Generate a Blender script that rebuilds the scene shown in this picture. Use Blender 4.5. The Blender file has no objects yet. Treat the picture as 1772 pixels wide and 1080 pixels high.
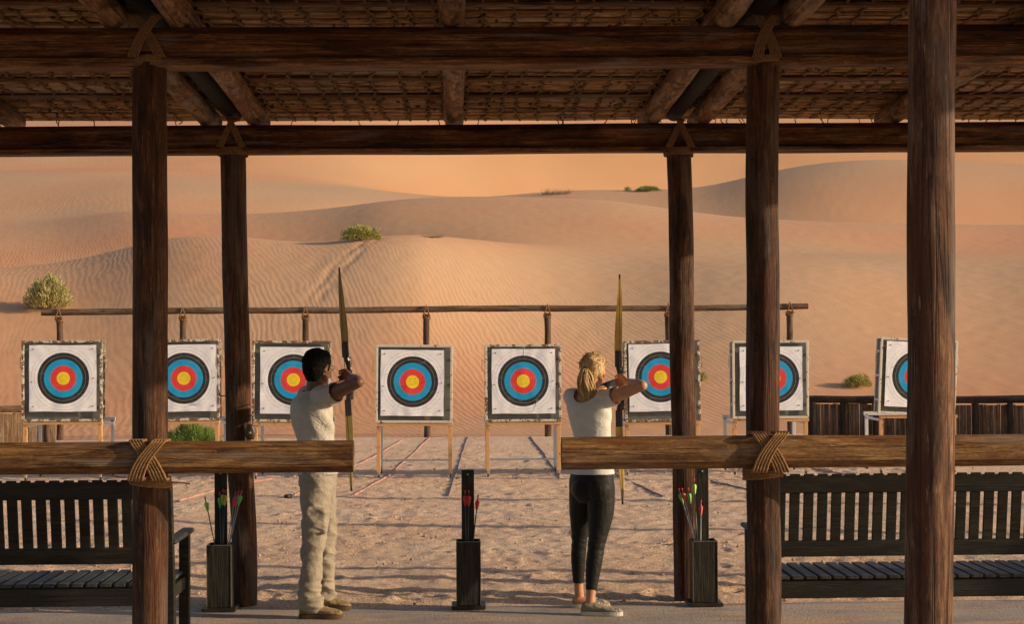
import bpy, math, random
import numpy as np
from mathutils import Vector, Matrix, noise as mnoise
random.seed(7); rng = np.random.default_rng(7)
scene = bpy.context.scene
C = scene.collection
V = Vector
# ------------------------------------------------------------------ camera
F, CX, CY, H = 2900.0, 886.0, 540.0, 1.74
psi = math.atan((CX-789)/F); th = math.atan(50/F); rho = 0.0062
fw = V((math.sin(psi)*math.cos(th), math.cos(psi)*math.cos(th), math.sin(th)))
r0 = V((math.cos(psi), -math.sin(psi), 0)); u0 = r0.cross(fw)
ri = r0*math.cos(rho) - u0*math.sin(rho); up = u0*math.cos(rho) + r0*math.sin(rho)
CAM = V((0, 0, H))
def P(px, py, Y):
    "world point seen at photo pixel px,py on the plane y=Y"
    d = fw + ri*((px-CX)/F) - up*((py-CY)/F)
    return CAM + d*(Y/d.y)
def G(px, py, z=0.0):
    d = fw + ri*((px-CX)/F) - up*((py-CY)/F)
    return CAM + d*((z-H)/d.z)
cd = bpy.data.cameras.new('camera'); cam = bpy.data.objects.new('camera', cd); C.objects.link(cam)
M = Matrix(((ri.x, up.x, -fw.x, 0), (ri.y, up.y, -fw.y, 0), (ri.z, up.z, -fw.z, H), (0, 0, 0, 1)))
cam.matrix_world = M
cd.sensor_width = 36; cd.lens = F/1772*36; cd.clip_end = 3000; cd.clip_start = 0.1
scene.camera = cam
# ------------------------------------------------------------------ materials
def mat(name, rough=0.8, spec=0.3):
    m = bpy.data.materials.new(name); m.use_nodes = True
    b = m.node_tree.nodes['Principled BSDF']
    b.inputs['Roughness'].default_value = rough
    b.inputs['Specular IOR Level'].default_value = spec
    return m, m.node_tree, b
def nd(nt, t, **k):
    n = nt.nodes.new(t)
    for a, v in k.items(): setattr(n, a, v)
    return n
def ramp(nt, fac, stops, interp='LINEAR'):
    n = nd(nt, 'ShaderNodeValToRGB'); cr = n.color_ramp; cr.interpolation = interp
    while len(cr.elements) < len(stops): cr.elements.new(0.5)
    for e, (p, c) in zip(cr.elements, stops):
        e.position = p; e.color = (c[0], c[1], c[2], 1)
    nt.links.new(fac, n.inputs[0]); return n
def mapping(nt, scale, coord='Object', loc=(0,0,0), rot=(0,0,0)):
    tc = nd(nt, 'ShaderNodeTexCoord'); mp = nd(nt, 'ShaderNodeMapping')
    mp.inputs['Scale'].default_value = scale; mp.inputs['Location'].default_value = loc; mp.inputs['Rotation'].default_value = rot
    nt.links.new(tc.outputs[coord], mp.inputs[0]); return mp.outputs[0]
def noise(nt, vec, scale, detail=5, rough=0.6, dist=0.0):
    n = nd(nt, 'ShaderNodeTexNoise'); n.inputs['Scale'].default_value = scale
    n.inputs['Detail'].default_value = detail; n.inputs['Roughness'].default_value = rough
    n.inputs['Distortion'].default_value = dist
    nt.links.new(vec, n.inputs['Vector']); return n.outputs[0]
def math_(nt, op, a, b=None, c=None, clamp=False):
    n = nd(nt, 'ShaderNodeMath', operation=op); n.use_clamp = clamp
    for i, x in enumerate((a, b, c)):
        if x is None: continue
        if isinstance(x, (int, float)): n.inputs[i].default_value = x
        else: nt.links.new(x, n.inputs[i])
    return n.outputs[0]
def mixc(nt, fac, a, b, blend='MIX'):
    n = nd(nt, 'ShaderNodeMix', data_type='RGBA', blend_type=blend)
    if isinstance(fac, (int, float)): n.inputs[0].default_value = fac
    else: nt.links.new(fac, n.inputs[0])
    for i, x in ((6, a), (7, b)):
        if isinstance(x, tuple): n.inputs[i].default_value = (*x[:3], 1)
        else: nt.links.new(x, n.inputs[i])
    return n.outputs[2]
def bump(nt, b, h, dist=0.01, strength=1.0, prev=None):
    n = nd(nt, 'ShaderNodeBump'); n.inputs['Distance'].default_value = dist; n.inputs['Strength'].default_value = strength
    nt.links.new(h, n.inputs['Height'])
    if prev is not None: nt.links.new(prev, n.inputs['Normal'])
    nt.links.new(n.outputs[0], b.inputs['Normal']); return n.outputs[0]
def wood(name, axis, dark, mid, light, fine=38, blot=1.3, rough=0.75, bd=0.006, knots=True, coord='Object', cover=0.5):
    "weathered timber; grain runs along the given axis"
    m, nt, b = mat(name, rough, 0.25)
    def sc(a, along): s = [a, a, a]; s['xyz'.index(axis)] = along; return tuple(s)
    g = noise(nt, mapping(nt, sc(fine*1.15, fine*0.085), coord), 1, 8, 0.78, 0.9)
    g2 = noise(nt, mapping(nt, sc(fine*3.5, fine*0.75), coord, (3, 1, 2)), 1, 5, 0.8, 0.6)
    bl = noise(nt, mapping(nt, sc(blot*6, blot*1.5), coord, (5, 2, 9)), 1, 6, 0.7, 1.2)
    col = ramp(nt, g, [(0.30, dark), (0.5, mid), (0.72, light)])
    c = mixc(nt, ramp(nt, bl, [(0.38, (0,0,0)), (0.56, (1,1,1))]).outputs[0], mixc(nt, 0.85, col.outputs[0], dark), col.outputs[0])
    cr = ramp(nt, noise(nt, mapping(nt, sc(fine*0.55, fine*0.012), coord, (7, 7, 1)), 1, 3, 0.55, 0.3), [(0.475, (1,1,1)), (0.495, (0.12,0.12,0.12)), (0.515, (1,1,1))])
    c = mixc(nt, 0.75, c, cr.outputs[0], 'MULTIPLY')
    c = mixc(nt, 0.8, c, ramp(nt, g2, [(0.30,(0.35,0.32,0.30)),(0.5,(1,1,1)),(0.68,(1.7,1.7,1.7))]).outputs[0], 'MULTIPLY')
    # red-brown and bleached grey areas
    hv = noise(nt, mapping(nt, sc(7, 1.1), coord, (11, 4, 6)), 1, 4, 0.65, 1.0)
    c = mixc(nt, ramp(nt, hv, [(0.52,(0,0,0)),(0.66,(0.75,)*3)]).outputs[0], c, tuple(0.5*a_+0.5*sum(light)/3*0.8 for a_ in mid))
    c = mixc(nt, ramp(nt, hv, [(0.34,(0.8,)*3),(0.46,(0,0,0))]).outputs[0], c, mixc(nt, g, tuple(x*0.5 for x in dark), (mid[0]*1.25, mid[1]*0.85, mid[2]*0.6)))
    # pale abrasion flecks
    fl = ramp(nt, noise(nt, mapping(nt, sc(fine*4, fine*0.5), coord, (1, 8, 3)), 1, 2, 0.5), [(0.70, (0,0,0)), (0.78, (1,1,1))])
    c = mixc(nt, math_(nt, 'MULTIPLY', fl.outputs[0], 0.35), c, tuple(min(1, x*2.2) for x in light))
    if knots:
        vo = nd(nt, 'ShaderNodeTexVoronoi'); vo.inputs['Scale'].default_value = 1
        nt.links.new(mapping(nt, sc(5, 1.6), coord, (2, 4, 1)), vo.inputs['Vector'])
        k = ramp(nt, vo.outputs['Distance'], [(0.05, (1,1,1)), (0.16, (0,0,0))])
        c = mixc(nt, math_(nt, 'MULTIPLY', k.outputs[0], 0.7), c, tuple(x*0.5 for x in dark))
    nt.links.new(c, b.inputs['Base Color'])
    hh = math_(nt, 'ADD', math_(nt, 'ADD', g, math_(nt, 'MULTIPLY', g2, 0.5)), math_(nt, 'MULTIPLY', cr.outputs[0], 0.8))
    bump(nt, b, hh, bd, 0.9)
    return m
def plain(name, col, rough=0.6, spec=0.3, var=0.25, scale=20, bd=0.0, metal=0.0, stretch=(1,1,1)):
    m, nt, b = mat(name, rough, spec)
    n = noise(nt, mapping(nt, stretch), scale, 4, 0.6)
    c = ramp(nt, n, [(0.3, tuple(x*(1-var) for x in col)), (0.7, tuple(min(1, x*(1+var)) for x in col))])
    nt.links.new(c.outputs[0], b.inputs['Base Color']); b.inputs['Metallic'].default_value = metal
    if bd: bump(nt, b, n, bd, 1)
    return m
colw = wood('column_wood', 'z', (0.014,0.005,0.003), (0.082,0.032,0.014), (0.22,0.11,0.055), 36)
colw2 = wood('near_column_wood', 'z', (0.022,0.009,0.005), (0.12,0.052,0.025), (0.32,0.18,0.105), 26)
beamw = wood('beam_wood', 'x', (0.016,0.005,0.002), (0.15,0.058,0.020), (0.42,0.21,0.085), 30, 0.7)
raftw = wood('rafter_wood', 'y', (0.035,0.014,0.006), (0.34,0.18,0.085), (0.60,0.38,0.21), 14, 2.4)
railw = wood('rail_wood', 'x', (0.06,0.02,0.007), (0.24,0.115,0.04), (0.46,0.29,0.12), 44, 0.9, bd=0.006)
farw = wood('far_rail_wood', 'x', (0.06,0.035,0.02), (0.17,0.10,0.055), (0.30,0.20,0.12), 30)
farwz = wood('far_post_wood', 'z', (0.04,0.02,0.012), (0.12,0.062,0.035), (0.24,0.14,0.08), 30)
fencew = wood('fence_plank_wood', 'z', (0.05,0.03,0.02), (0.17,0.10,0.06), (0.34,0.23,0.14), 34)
fencelight = wood('fence_sunlit_wood', 'z', (0.16,0.10,0.06), (0.36,0.24,0.14), (0.5,0.36,0.22), 30)  # tan copy of the plank wood, sunlight put into the colour
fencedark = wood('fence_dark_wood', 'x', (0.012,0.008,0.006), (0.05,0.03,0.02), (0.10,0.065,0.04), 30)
benchw = wood('bench_wood', 'x', (0.007,0.006,0.004), (0.018,0.015,0.010), (0.05,0.043,0.026), 44, 1.4, 0.6, 0.002, False)
benchy = wood('bench_slat_wood', 'y', (0.016,0.015,0.013), (0.042,0.040,0.036), (0.10,0.10,0.095), 44, 1.4, 0.55, 0.002, False)
quivw = wood('quiver_wood', 'z', (0.007,0.006,0.004), (0.022,0.018,0.011), (0.07,0.055,0.03), 60, 2.0, 0.5, 0.002, False)
reedm = wood('reed', 'x', (0.12,0.055,0.02), (0.50,0.28,0.12), (0.84,0.55,0.27), 22, 1.4, 0.8, 0.003, False)
battm = wood('batten_wood', 'x', (0.06,0.025,0.01), (0.24,0.11,0.045), (0.40,0.22,0.10), 28)
ropem = plain('rope', (0.24,0.13,0.06), 0.9, 0.1, 0.5, 160, 0.004)
ropedark = plain('rope_shaded', (0.21,0.115,0.055), 0.9, 0.1, 0.5, 160, 0.004)  # darker copy of rope, shade under the roof put into its colour
twinem = plain('twine', (0.20,0.12,0.06), 0.9, 0.1, 0.4, 60, 0.003)
# sand ------------------------------------------------------------
def sand_ground():
    m, nt, b = mat('gravelly_sand', 0.95, 0.15)
    v = mapping(nt, (1,1,1))
    big = noise(nt, v, 0.55, 5, 0.6); med = noise(nt, v, 5, 5, 0.65); gr = noise(nt, v, 48, 4, 0.75)
    c = ramp(nt, big, [(0.3, (0.78,0.50,0.33)), (0.55, (0.80,0.56,0.40)), (0.75, (0.82,0.61,0.46))]).outputs[0]
    c = mixc(nt, math_(nt, 'MULTIPLY', ramp(nt, med, [(0.42,(0,0,0)),(0.68,(1,1,1))]).outputs[0], 0.25), c, (0.50,0.36,0.26))
    c = mixc(nt, 0.85, c, ramp(nt, gr, [(0.34,(0.42,0.40,0.40)),(0.45,(0.90,0.90,0.90)),(0.56,(1.08,1.06,1.02)),(0.66,(1.6,1.6,1.58))]).outputs[0], 'MULTIPLY')
    vo = nd(nt, 'ShaderNodeTexVoronoi'); vo.inputs['Scale'].default_value = 26; nt.links.new(v, vo.inputs['Vector'])
    vo.inputs['Randomness'].default_value = 1
    pb = ramp(nt, vo.outputs['Distance'], [(0.10,(1,1,1)),(0.22,(0,0,0))]).outputs[0]
    sel = ramp(nt, noise(nt, v, 13, 2), [(0.52,(0,0,0)),(0.58,(1,1,1))]).outputs[0]
    pf = math_(nt, 'MULTIPLY', pb, sel)
    c = mixc(nt, math_(nt, 'MULTIPLY', pf, 0.55), c, (0.30,0.22,0.18))
    nt.links.new(c, b.inputs['Base Color'])
    hh = math_(nt, 'ADD', math_(nt, 'ADD', math_(nt, 'MULTIPLY', gr, 0.75), math_(nt, 'MULTIPLY', med, 0.55)), math_(nt, 'MULTIPLY', pf, 0.35))
    bump(nt, b, hh, 0.055, 1)
    return m
def sand_dune():
    m, nt, b = mat('rippled_dune_sand', 0.95, 0.1)
    tc = nd(nt, 'ShaderNodeTexCoord'); sx = nd(nt, 'ShaderNodeSeparateXYZ'); nt.links.new(tc.outputs['Object'], sx.inputs[0])
    v = tc.outputs['Object']
    w1 = noise(nt, mapping(nt, (1, 0.22, 0.4)), 0.16, 3, 0.5); w2 = noise(nt, mapping(nt, (1, 0.45, 0.8)), 0.95, 4, 0.62)
    w3 = noise(nt, mapping(nt, (1, 0.6, 1), loc=(9,3,1)), 3.2, 2, 0.5)
    def rip(k, a1, a2, a3):
        ph = math_(nt, 'ADD', math_(nt, 'MULTIPLY', sx.outputs[0], k), math_(nt, 'MULTIPLY', sx.outputs[1], k*0.22))
        ph = math_(nt, 'ADD', ph, math_(nt, 'MULTIPLY', w1, a1)); ph = math_(nt, 'ADD', ph, math_(nt, 'MULTIPLY', w2, a2))
        ph = math_(nt, 'ADD', ph, math_(nt, 'MULTIPLY', w3, a3))
        s = math_(nt, 'SINE', ph)
        return math_(nt, 'MULTIPLY_ADD', s, 0.5, 0.5)
    r1 = rip(2*math.pi/0.17, 110, 17, 3.2); r2 = rip(2*math.pi/0.40, 60, 9, 2)
    far = ramp(nt, math_(nt, 'DIVIDE', sx.outputs[1], 200), [(0.38,(0,0,0)),(0.46,(1,1,1))]).outputs[0]
    rr = nd(nt, 'ShaderNodeMix'); nt.links.new(far, rr.inputs[0]); nt.links.new(r1, rr.inputs[2]); nt.links.new(r2, rr.inputs[3])
    patch = ramp(nt, noise(nt, mapping(nt, (0.5, 0.25, 0.6)), 0.14, 3, 0.5), [(0.36,(0.04,)*3),(0.58,(1,1,1))]).outputs[0]
    ac = nd(nt, 'ShaderNodeAttribute'); ac.attribute_name = 'crest'
    h = math_(nt, 'MULTIPLY', math_(nt, 'MULTIPLY', rr.outputs[0], patch), math_(nt, 'SUBTRACT', 1.0, math_(nt, 'MULTIPLY', ac.outputs['Fac'], 0.75)))
    fine = noise(nt, v, 30, 2)
    big = noise(nt, mapping(nt, (0.6, 0.25, 2.2)), 0.09, 4, 0.55)
    c = ramp(nt, big, [(0.34,(0.64,0.29,0.15)),(0.5,(0.63,0.335,0.175)),(0.66,(0.59,0.36,0.205))]).outputs[0]
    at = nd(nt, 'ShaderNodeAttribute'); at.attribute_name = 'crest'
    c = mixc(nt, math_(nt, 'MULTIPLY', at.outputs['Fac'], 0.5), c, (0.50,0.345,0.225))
    at3 = nd(nt, 'ShaderNodeAttribute'); at3.attribute_name = 'red'
    c = mixc(nt, math_(nt, 'MULTIPLY', at3.outputs['Fac'], 0.8), c, (0.60,0.225,0.105))
    at2 = nd(nt, 'ShaderNodeAttribute'); at2.attribute_name = 'haze_tint'
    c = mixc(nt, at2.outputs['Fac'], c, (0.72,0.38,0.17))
    # paler towards the ripple crests
    c = mixc(nt, math_(nt, 'MULTIPLY', h, 0.22), c, (0.72,0.44,0.27))
    c = mixc(nt, math_(nt, 'MULTIPLY', fine, 0.25), c, (0.42,0.24,0.13))
    nt.links.new(c, b.inputs['Base Color'])
    n1 = bump(nt, b, h, 0.0048, 1)
    return m
def slab_mat():
    m, nt, b = mat('worn_concrete', 0.85, 0.2)
    v = mapping(nt, (1,1,1))
    n1 = noise(nt, v, 1.6, 6, 0.65); n2 = noise(nt, v, 60, 3, 0.7); n3 = noise(nt, mapping(nt, (0.6, 2.2, 1), loc=(4,2,0)), 2.0, 4, 0.6)
    c = ramp(nt, n1, [(0.3,(0.26,0.22,0.20)),(0.5,(0.36,0.31,0.28)),(0.7,(0.44,0.37,0.32))]).outputs[0]
    c = mixc(nt, ramp(nt, n3, [(0.46,(0,0,0)),(0.62,(1,1,1))]).outputs[0], c, (0.52,0.37,0.26))
    c = mixc(nt, 0.7, c, ramp(nt, n2, [(0.3,(0.6,0.6,0.6)),(0.6,(1.1,1.1,1.1))]).outputs[0], 'MULTIPLY')
    st = noise(nt, mapping(nt, (1.2,3,1), loc=(8,1,0)), 1.4, 3, 0.6)
    c = mixc(nt, math_(nt, 'MULTIPLY', ramp(nt, st, [(0.56,(0,0,0)),(0.68,(1,1,1))]).outputs[0], 0.45), c, (0.34,0.12,0.09))
    nt.links.new(c, b.inputs['Base Color']); bump(nt, b, math_(nt,'ADD', n2, n1), 0.008, 1)
    return m
# ------------------------------------------------------------------ mesh builder
class MB:
    def __init__(s): s.v = []; s.f = []; s.m = []; s.mi = 0
    def add(s, vs, fs):
        o = len(s.v); s.v += [tuple(x) for x in vs]; s.f += [tuple(i+o for i in f) for f in fs]; s.m += [s.mi]*len(fs)
    def box(s, c, size, rot=None, bev=0.0):
        hx, hy, hz = (x/2 for x in size)
        if bev <= 0:
            vs = [V((x, y, z)) for x in (-hx, hx) for y in (-hy, hy) for z in (-hz, hz)]
            fs = [(0,1,3,2),(4,6,7,5),(0,4,5,1),(2,3,7,6),(0,2,6,4),(1,5,7,3)]
        else:
            # chamfered box: 24 verts
            b = min(bev, hx*0.9, hy*0.9, hz*0.9); vs = []; idx = {}
            for sx in (-1,1):
                for sy in (-1,1):
                    for sz in (-1,1):
                        for k in range(3):
                            d = [b, b, b]; d[k] = 0
                            idx[(sx,sy,sz,k)] = len(vs)
                            vs.append(V((sx*(hx-d[0]), sy*(hy-d[1]), sz*(hz-d[2]))))
            fs = []
            for k in range(3):
                a, c2 = [i for i in range(3) if i != k]
                for sg in (-1,1):
                    q = []
                    for (p, r) in ((-1,-1),(1,-1),(1,1),(-1,1)):
                        t = [0,0,0]; t[k] = sg; t[a] = p; t[c2] = r; q.append(idx[(*t, k)])
                    fs.append(tuple(q))
                for p in (-1,1):
                    for r in (-1,1):
                        q = []
                        for (sg, kk) in ((-1, a), (1, a), (1, c2), (-1, c2)):
                            t = [0,0,0]; t[k] = sg; t[a] = p; t[c2] = r; q.append(idx[(*t, kk)])
                        fs.append(tuple(q))
            for sx in (-1,1):
                for sy in (-1,1):
                    for sz in (-1,1): fs.append(tuple(idx[(sx,sy,sz,k)] for k in range(3)))
        if rot is not None: vs = [rot @ v for v in vs]
        c = V(c); s.add([v+c for v in vs], fs)
    def bar(s, a, b, w, h, upv=V((0,0,1)), bev=0.0):
        a, b = V(a), V(b); d = (b-a); L = d.length; d.normalize()
        sd = d.cross(upv); sd = V((1,0,0)) if sd.length < 1e-5 else sd.normalized(); u = sd.cross(d)
        R = Matrix((sd, d, u)).transposed()
        s.box((a+b)/2, (w, L, h), R, bev)
    def loft(s, rings, cap=True, closed=False):
        n = len(rings[0]); o = len(s.v)
        for r in rings: s.v += [tuple(x) for x in r]
        fs = []
        R = len(rings)
        for i in range(R-1 + (1 if closed else 0)):
            for j in range(n):
                k = (j+1) % n; i2 = (i+1) % R
                fs.append((o+i*n+j, o+i*n+k, o+i2*n+k, o+i2*n+j))
        if cap and not closed:
            fs.append(tuple(o+j for j in reversed(range(n)))); fs.append(tuple(o+(R-1)*n+j for j in range(n)))
        s.f += fs; s.m += [s.mi]*len(fs)
    def tube(s, pts, rad, seg=10, cap=True, flat=None, closed=False, twist=0.0):
        "round tube along pts, rad scalar or list; flat=(wx,wy) ellipse factors"
        pts = [V(p) for p in pts]; n = len(pts)
        if not hasattr(rad, '__len__'): rad = [rad]*n
        rings = []; pu = None
        for i, p in enumerate(pts):
            if closed: t = (pts[(i+1)%n]-pts[i-1])
            else: t = pts[min(i+1, n-1)]-pts[max(i-1, 0)]
            if t.length < 1e-9: t = V((0,0,1))
            t.normalize()
            if pu is None:
                ref = V((0,0,1)) if abs(t.z) < 0.9 else V((1,0,0)); pu = (ref - t*ref.dot(t)).normalized()
            else:
                pu = pu - t*pu.dot(t); pu = pu.normalized() if pu.length > 1e-6 else V((1,0,0))
            sd = t.cross(pu); fx, fy = flat or (1, 1)
            rings.append([p + (sd*math.cos(2*math.pi*j/seg+twist)*fx + pu*math.sin(2*math.pi*j/seg+twist)*fy)*rad[i] for j in range(seg)])
        s.loft(rings, cap, closed)
    def sphere(s, c, r, nu=12, nv=8, rot=None):
        r = r if hasattr(r, '__len__') else (r, r, r); rings = []; c = V(c)
        for i in range(nv+1):
            a = math.pi*(i+0.02)/(nv+0.04); rings.append([])
            for j in range(nu):
                t = 2*math.pi*j/nu; v = V((r[0]*math.sin(a)*math.cos(t), r[1]*math.sin(a)*math.sin(t), -r[2]*math.cos(a)))
                if rot is not None: v = rot @ v
                rings[-1].append(c+v)
        s.loft(rings)
    def build(s, name, material, parent=None, smooth=False, loc=None):
        me = bpy.data.meshes.new(name); vs = s.v
        base = V((0,0,0))
        if parent is not None and parent.type == 'EMPTY': base = parent.location
        elif parent is not None: base = V(parent.get('_b', (0,0,0)))
        if loc is not None: base = V(loc)
        me.from_pydata([(x[0]-base.x, x[1]-base.y, x[2]-base.z) for x in vs], [], s.f); me.update()
        mats = material if isinstance(material, list) else [material]
        for mm in mats: me.materials.append(mm)
        if len(mats) > 1: me.polygons.foreach_set('material_index', s.m)
        if smooth: me.shade_smooth() if hasattr(me, 'shade_smooth') else None
        o = bpy.data.objects.new(name, me); C.objects.link(o)
        if parent is not None: o.parent = parent
        elif loc is not None: o.location = base
        return o
def smooth_angle(o, deg=40):
    me = o.data; me.shade_smooth()
    try: me.set_sharp_from_angle(angle=math.radians(deg))
    except Exception: pass
    return o
def tag(o, label=None, cat=None, group=None, kind=None):
    if label: o['label'] = label
    if cat: o['category'] = cat
    if group: o['group'] = group
    if kind: o['kind'] = kind
    return o
def thing(name, label, cat, loc=(0,0,0), group=None):
    o = bpy.data.objects.new(name, None); o.empty_display_size = 0.2; C.objects.link(o); o.location = loc
    return tag(o, label, cat, group)
def copy_tree(o, parent=None):
    c = o.copy(); C.objects.link(c)
    if parent is not None: c.parent = parent
    for ch in [k for k in C.objects if k.parent == o]: copy_tree(ch, c)
    return c
# sub-parts: a mesh parented to a mesh part (part meshes have identity transform under the thing)
def sub(mb, name, material, part, root, smooth=False):
    o = mb.build(name, material, None, smooth, loc=root.location); o.location = (0,0,0); o.parent = part
    return o
# ------------------------------------------------------------------ terrain
def vnoise(x, y, seed=0):
    "gradient noise, 0..1"
    xi = np.floor(x).astype(np.int64); yi = np.floor(y).astype(np.int64); xf = x-xi; yf = y-yi
    def g(a, b, dx, dy):
        n = (a*374761393 + b*668265263 + seed*974711) & 0x7fffffff
        n = ((n ^ (n >> 13))*1274126177) & 0x7fffffff
        an = ((n ^ (n >> 16)) & 0xffff)/65535.0*2*math.pi
        return np.cos(an)*dx + np.sin(an)*dy
    u = xf**3*(xf*(xf*6-15)+10); w = yf**3*(yf*(yf*6-15)+10)
    return 0.5+((g(xi,yi,xf,yf)*(1-u)+g(xi+1,yi,xf-1,yf)*u)*(1-w) + (g(xi,yi+1,xf,yf-1)*(1-u)+g(xi+1,yi+1,xf-1,yf-1)*u)*w)
def fbm(x, y, oct=4, seed=0):
    s = 0; a = 0.5
    x, y = x*0.83+y*0.56+13.7, y*0.83-x*0.56+7.1
    for i in range(oct): s = s + a*(vnoise(x*2**i+17.3*i, y*2**i+5.7*i, seed+i)-0.5)*1.3; a *= 0.5
    return s
def grid_mesh(name, X, Y, Z, material, attrs=None, kind='structure'):
    ny, nx = X.shape; me = bpy.data.meshes.new(name)
    co = np.stack([X, Y, Z], -1).reshape(-1, 3).astype(np.float32)
    i = np.arange(ny*nx).reshape(ny, nx)
    q = np.stack([i[:-1,:-1], i[:-1,1:], i[1:,1:], i[1:,:-1]], -1).reshape(-1, 4).astype(np.int32)
    me.vertices.add(len(co)); me.vertices.foreach_set('co', co.ravel())
    me.loops.add(q.size); me.loops.foreach_set('vertex_index', q.ravel())
    me.polygons.add(len(q)); me.polygons.foreach_set('loop_start', np.arange(0, q.size, 4, dtype=np.int32))
    me.update(calc_edges=True); me.shade_smooth()
    for k, a in (attrs or {}).items():
        at = me.attributes.new(k, 'FLOAT', 'POINT'); at.data.foreach_set('value', a.ravel().astype(np.float32))
    me.materials.append(material); o = bpy.data.objects.new(name, me); C.objects.link(o)
    if kind: o['kind'] = kind
    return o
EDGE = 10.98   # far edge of the concrete floor
# dune profile: control curves given as (direction, visible height) along the ridges
def curve(pts, u):
    xs = [(p[0]-789)/F for p in pts]; return np.interp(u, xs, [p[1] for p in pts])
def smooth1(f, u, w=0.024, n=25):
    s = 0; ws = 0
    for k in range(n):
        q = (k-(n-1)/2)/((n-1)/2); g = math.exp(-q*q*2.5); s = s + g*f(u+q*w*1.6); ws += g
    return s/ws
c1 = [(-2500,460),(-600,460),(0,462),(70,455),(125,450),(170,441),(230,424),(290,408),(350,404),(440,412),(555,423),(630,411),(700,405),(800,411),(886,425),(1000,440),(1100,450),(1290,455),(1772,460),(4000,470)]
c2 = [(-2500,400),(-600,390),(0,386),(100,383),(230,364),(290,365),(380,374),(440,372),(560,362),(640,353),(700,346),(886,345),(1060,350),(1160,366),(1290,383),(1350,386),(1772,392),(4000,380)]
c3 = [(-2500,300),(0,305),(300,310),(560,322),(650,326),(690,332),(800,340),(900,336),(960,330),(1040,331),(1100,333),(1200,334),(1250,325),(1300,309),(1350,296),(1450,281),(1550,278),(1660,279),(1772,286),(2200,300),(4000,280)]
c4 = [(-2500,200),(0,196),(600,190),(1000,192),(1300,196),(1540,200),(1772,194),(4000,200)]
dip1 = [(-2500,0.6),(0,0.6),(230,0.9),(400,1.6),(600,1.6),(760,0.9),(900,0),(4000,0)]
dip2 = [(-2500,0),(500,0),(640,0.6),(760,2.5),(1100,3.0),(1400,3.5),(1772,3.5),(4000,2)]
dip3 = [(-2500,0),(560,0),(680,1.5),(900,4),(1100,5),(1300,8),(1772,10),(4000,6)]
def terr(u, Y):
    "ground height at direction u=x/y and distance Y"
    D0 = 34.0+0*u; D1 = 58+1.5*np.sin(u*25); D2 = 92+2*np.sin(u*18+1); D3 = 140+3*np.sin(u*13); D4 = 290+0*u
    z = {}
    for k, (c, D) in enumerate(((c1, D1), (c2, D2), (c3, D3), (c4, D4))):
        z[k] = H + (590-smooth1(lambda q: curve(c, q), u))*D/F
    d1 = smooth1(lambda q: curve(dip1, q), u, 0.06, 31); d2 = smooth1(lambda q: curve(dip2, q), u, 0.06, 31); d3 = smooth1(lambda q: curve(dip3, q), u, 0.06, 31)
    ctrl = [(0*u+20, 0*u), (D0, 0*u), (D1, z[0]), (D1+10, z[0]*0.78+z[1]*0.22-d1), (D2, z[1]), (D2+14, z[1]*0.8+z[2]*0.2-d2), (D3, z[2]), (D3+28, z[2]*0.85+z[3]*0.15-d3), (D4, z[3]), (0*u+900, z[3]*0.7)]
    # monotone-ish cubic Hermite in Y with limited slopes
    n = len(ctrl); sl = []
    seg = [(ctrl[i+1][1]-ctrl[i][1])/(ctrl[i+1][0]-ctrl[i][0]) for i in range(n-1)]
    for i in range(n):
        if i == 0 or i == n-1: sl.append(0*u)
        else:
            a, b = seg[i-1], seg[i]; ab = np.sqrt(0.5*(a*b+np.sqrt((a*b)**2+0.003**2))); sl.append(ab*np.tanh((a+b)*6))
    out = np.zeros_like(Y+u)
    for i in range(n-1):
        x0, y0 = ctrl[i]; x1, y1 = ctrl[i+1]; h = x1-x0; t = np.clip((Y-x0)/h, 0, 1)
        v = y0*(2*t**3-3*t**2+1) + sl[i]*h*(t**3-2*t**2+t) + y1*(-2*t**3+3*t**2) + sl[i+1]*h*(t**3-t**2)
        out = np.where((Y >= x0) & (Y <= x1), v, out)
    X = u*Y
    amp = np.clip((Y-36)/30, 0, 1)
    out = out + amp*(fbm(X/13, Y/17, 2, 3)*0.16 + fbm(X/34, Y/48, 2, 9)*0.5*np.clip((Y-60)/60, 0, 1))
    # footprints climbing the face
    return out, (D1, D2, D3)
def zdune(x, y):
    a = np.array([[x/y]]); b = np.array([[y]]); return float(terr(a, b)[0][0, 0])
def hit(px, py, y0=24.0, y1=420):
    "first terrain point seen through a pixel"
    d = fw + ri*((px-CX)/F) - up*((py-CY)/F)
    Ys = np.arange(y0, y1, 0.25); u = np.full_like(Ys, d.x/d.y); zs = H + d.z/d.y*Ys
    zt = terr(u, Ys)[0]; k = int(np.argmax(zt >= zs))
    Y = float(Ys[k]); return V((d.x/d.y*Y, Y, float(zt[k])))
u = np.concatenate([np.linspace(-2.6, -0.42, 60), np.linspace(-0.41, 0.45, 880), np.linspace(0.46, 2.6, 60)])
Yr = np.concatenate([np.array([30, 32.0]), np.linspace(33, 64, 250), np.linspace(64.3, 110, 170), np.linspace(110.6, 175, 120), np.linspace(176, 310, 90), np.linspace(330, 900, 20)])
UU, YY = np.meshgrid(u, Yr); ZZ, (D1, D2, D3) = terr(UU, YY)
XX = UU*YY
ZZ = ZZ + np.where(YY < 33, 0.0, 0) + 0.02*fbm(XX*1.5, YY*1.5, 2, 5)
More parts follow.
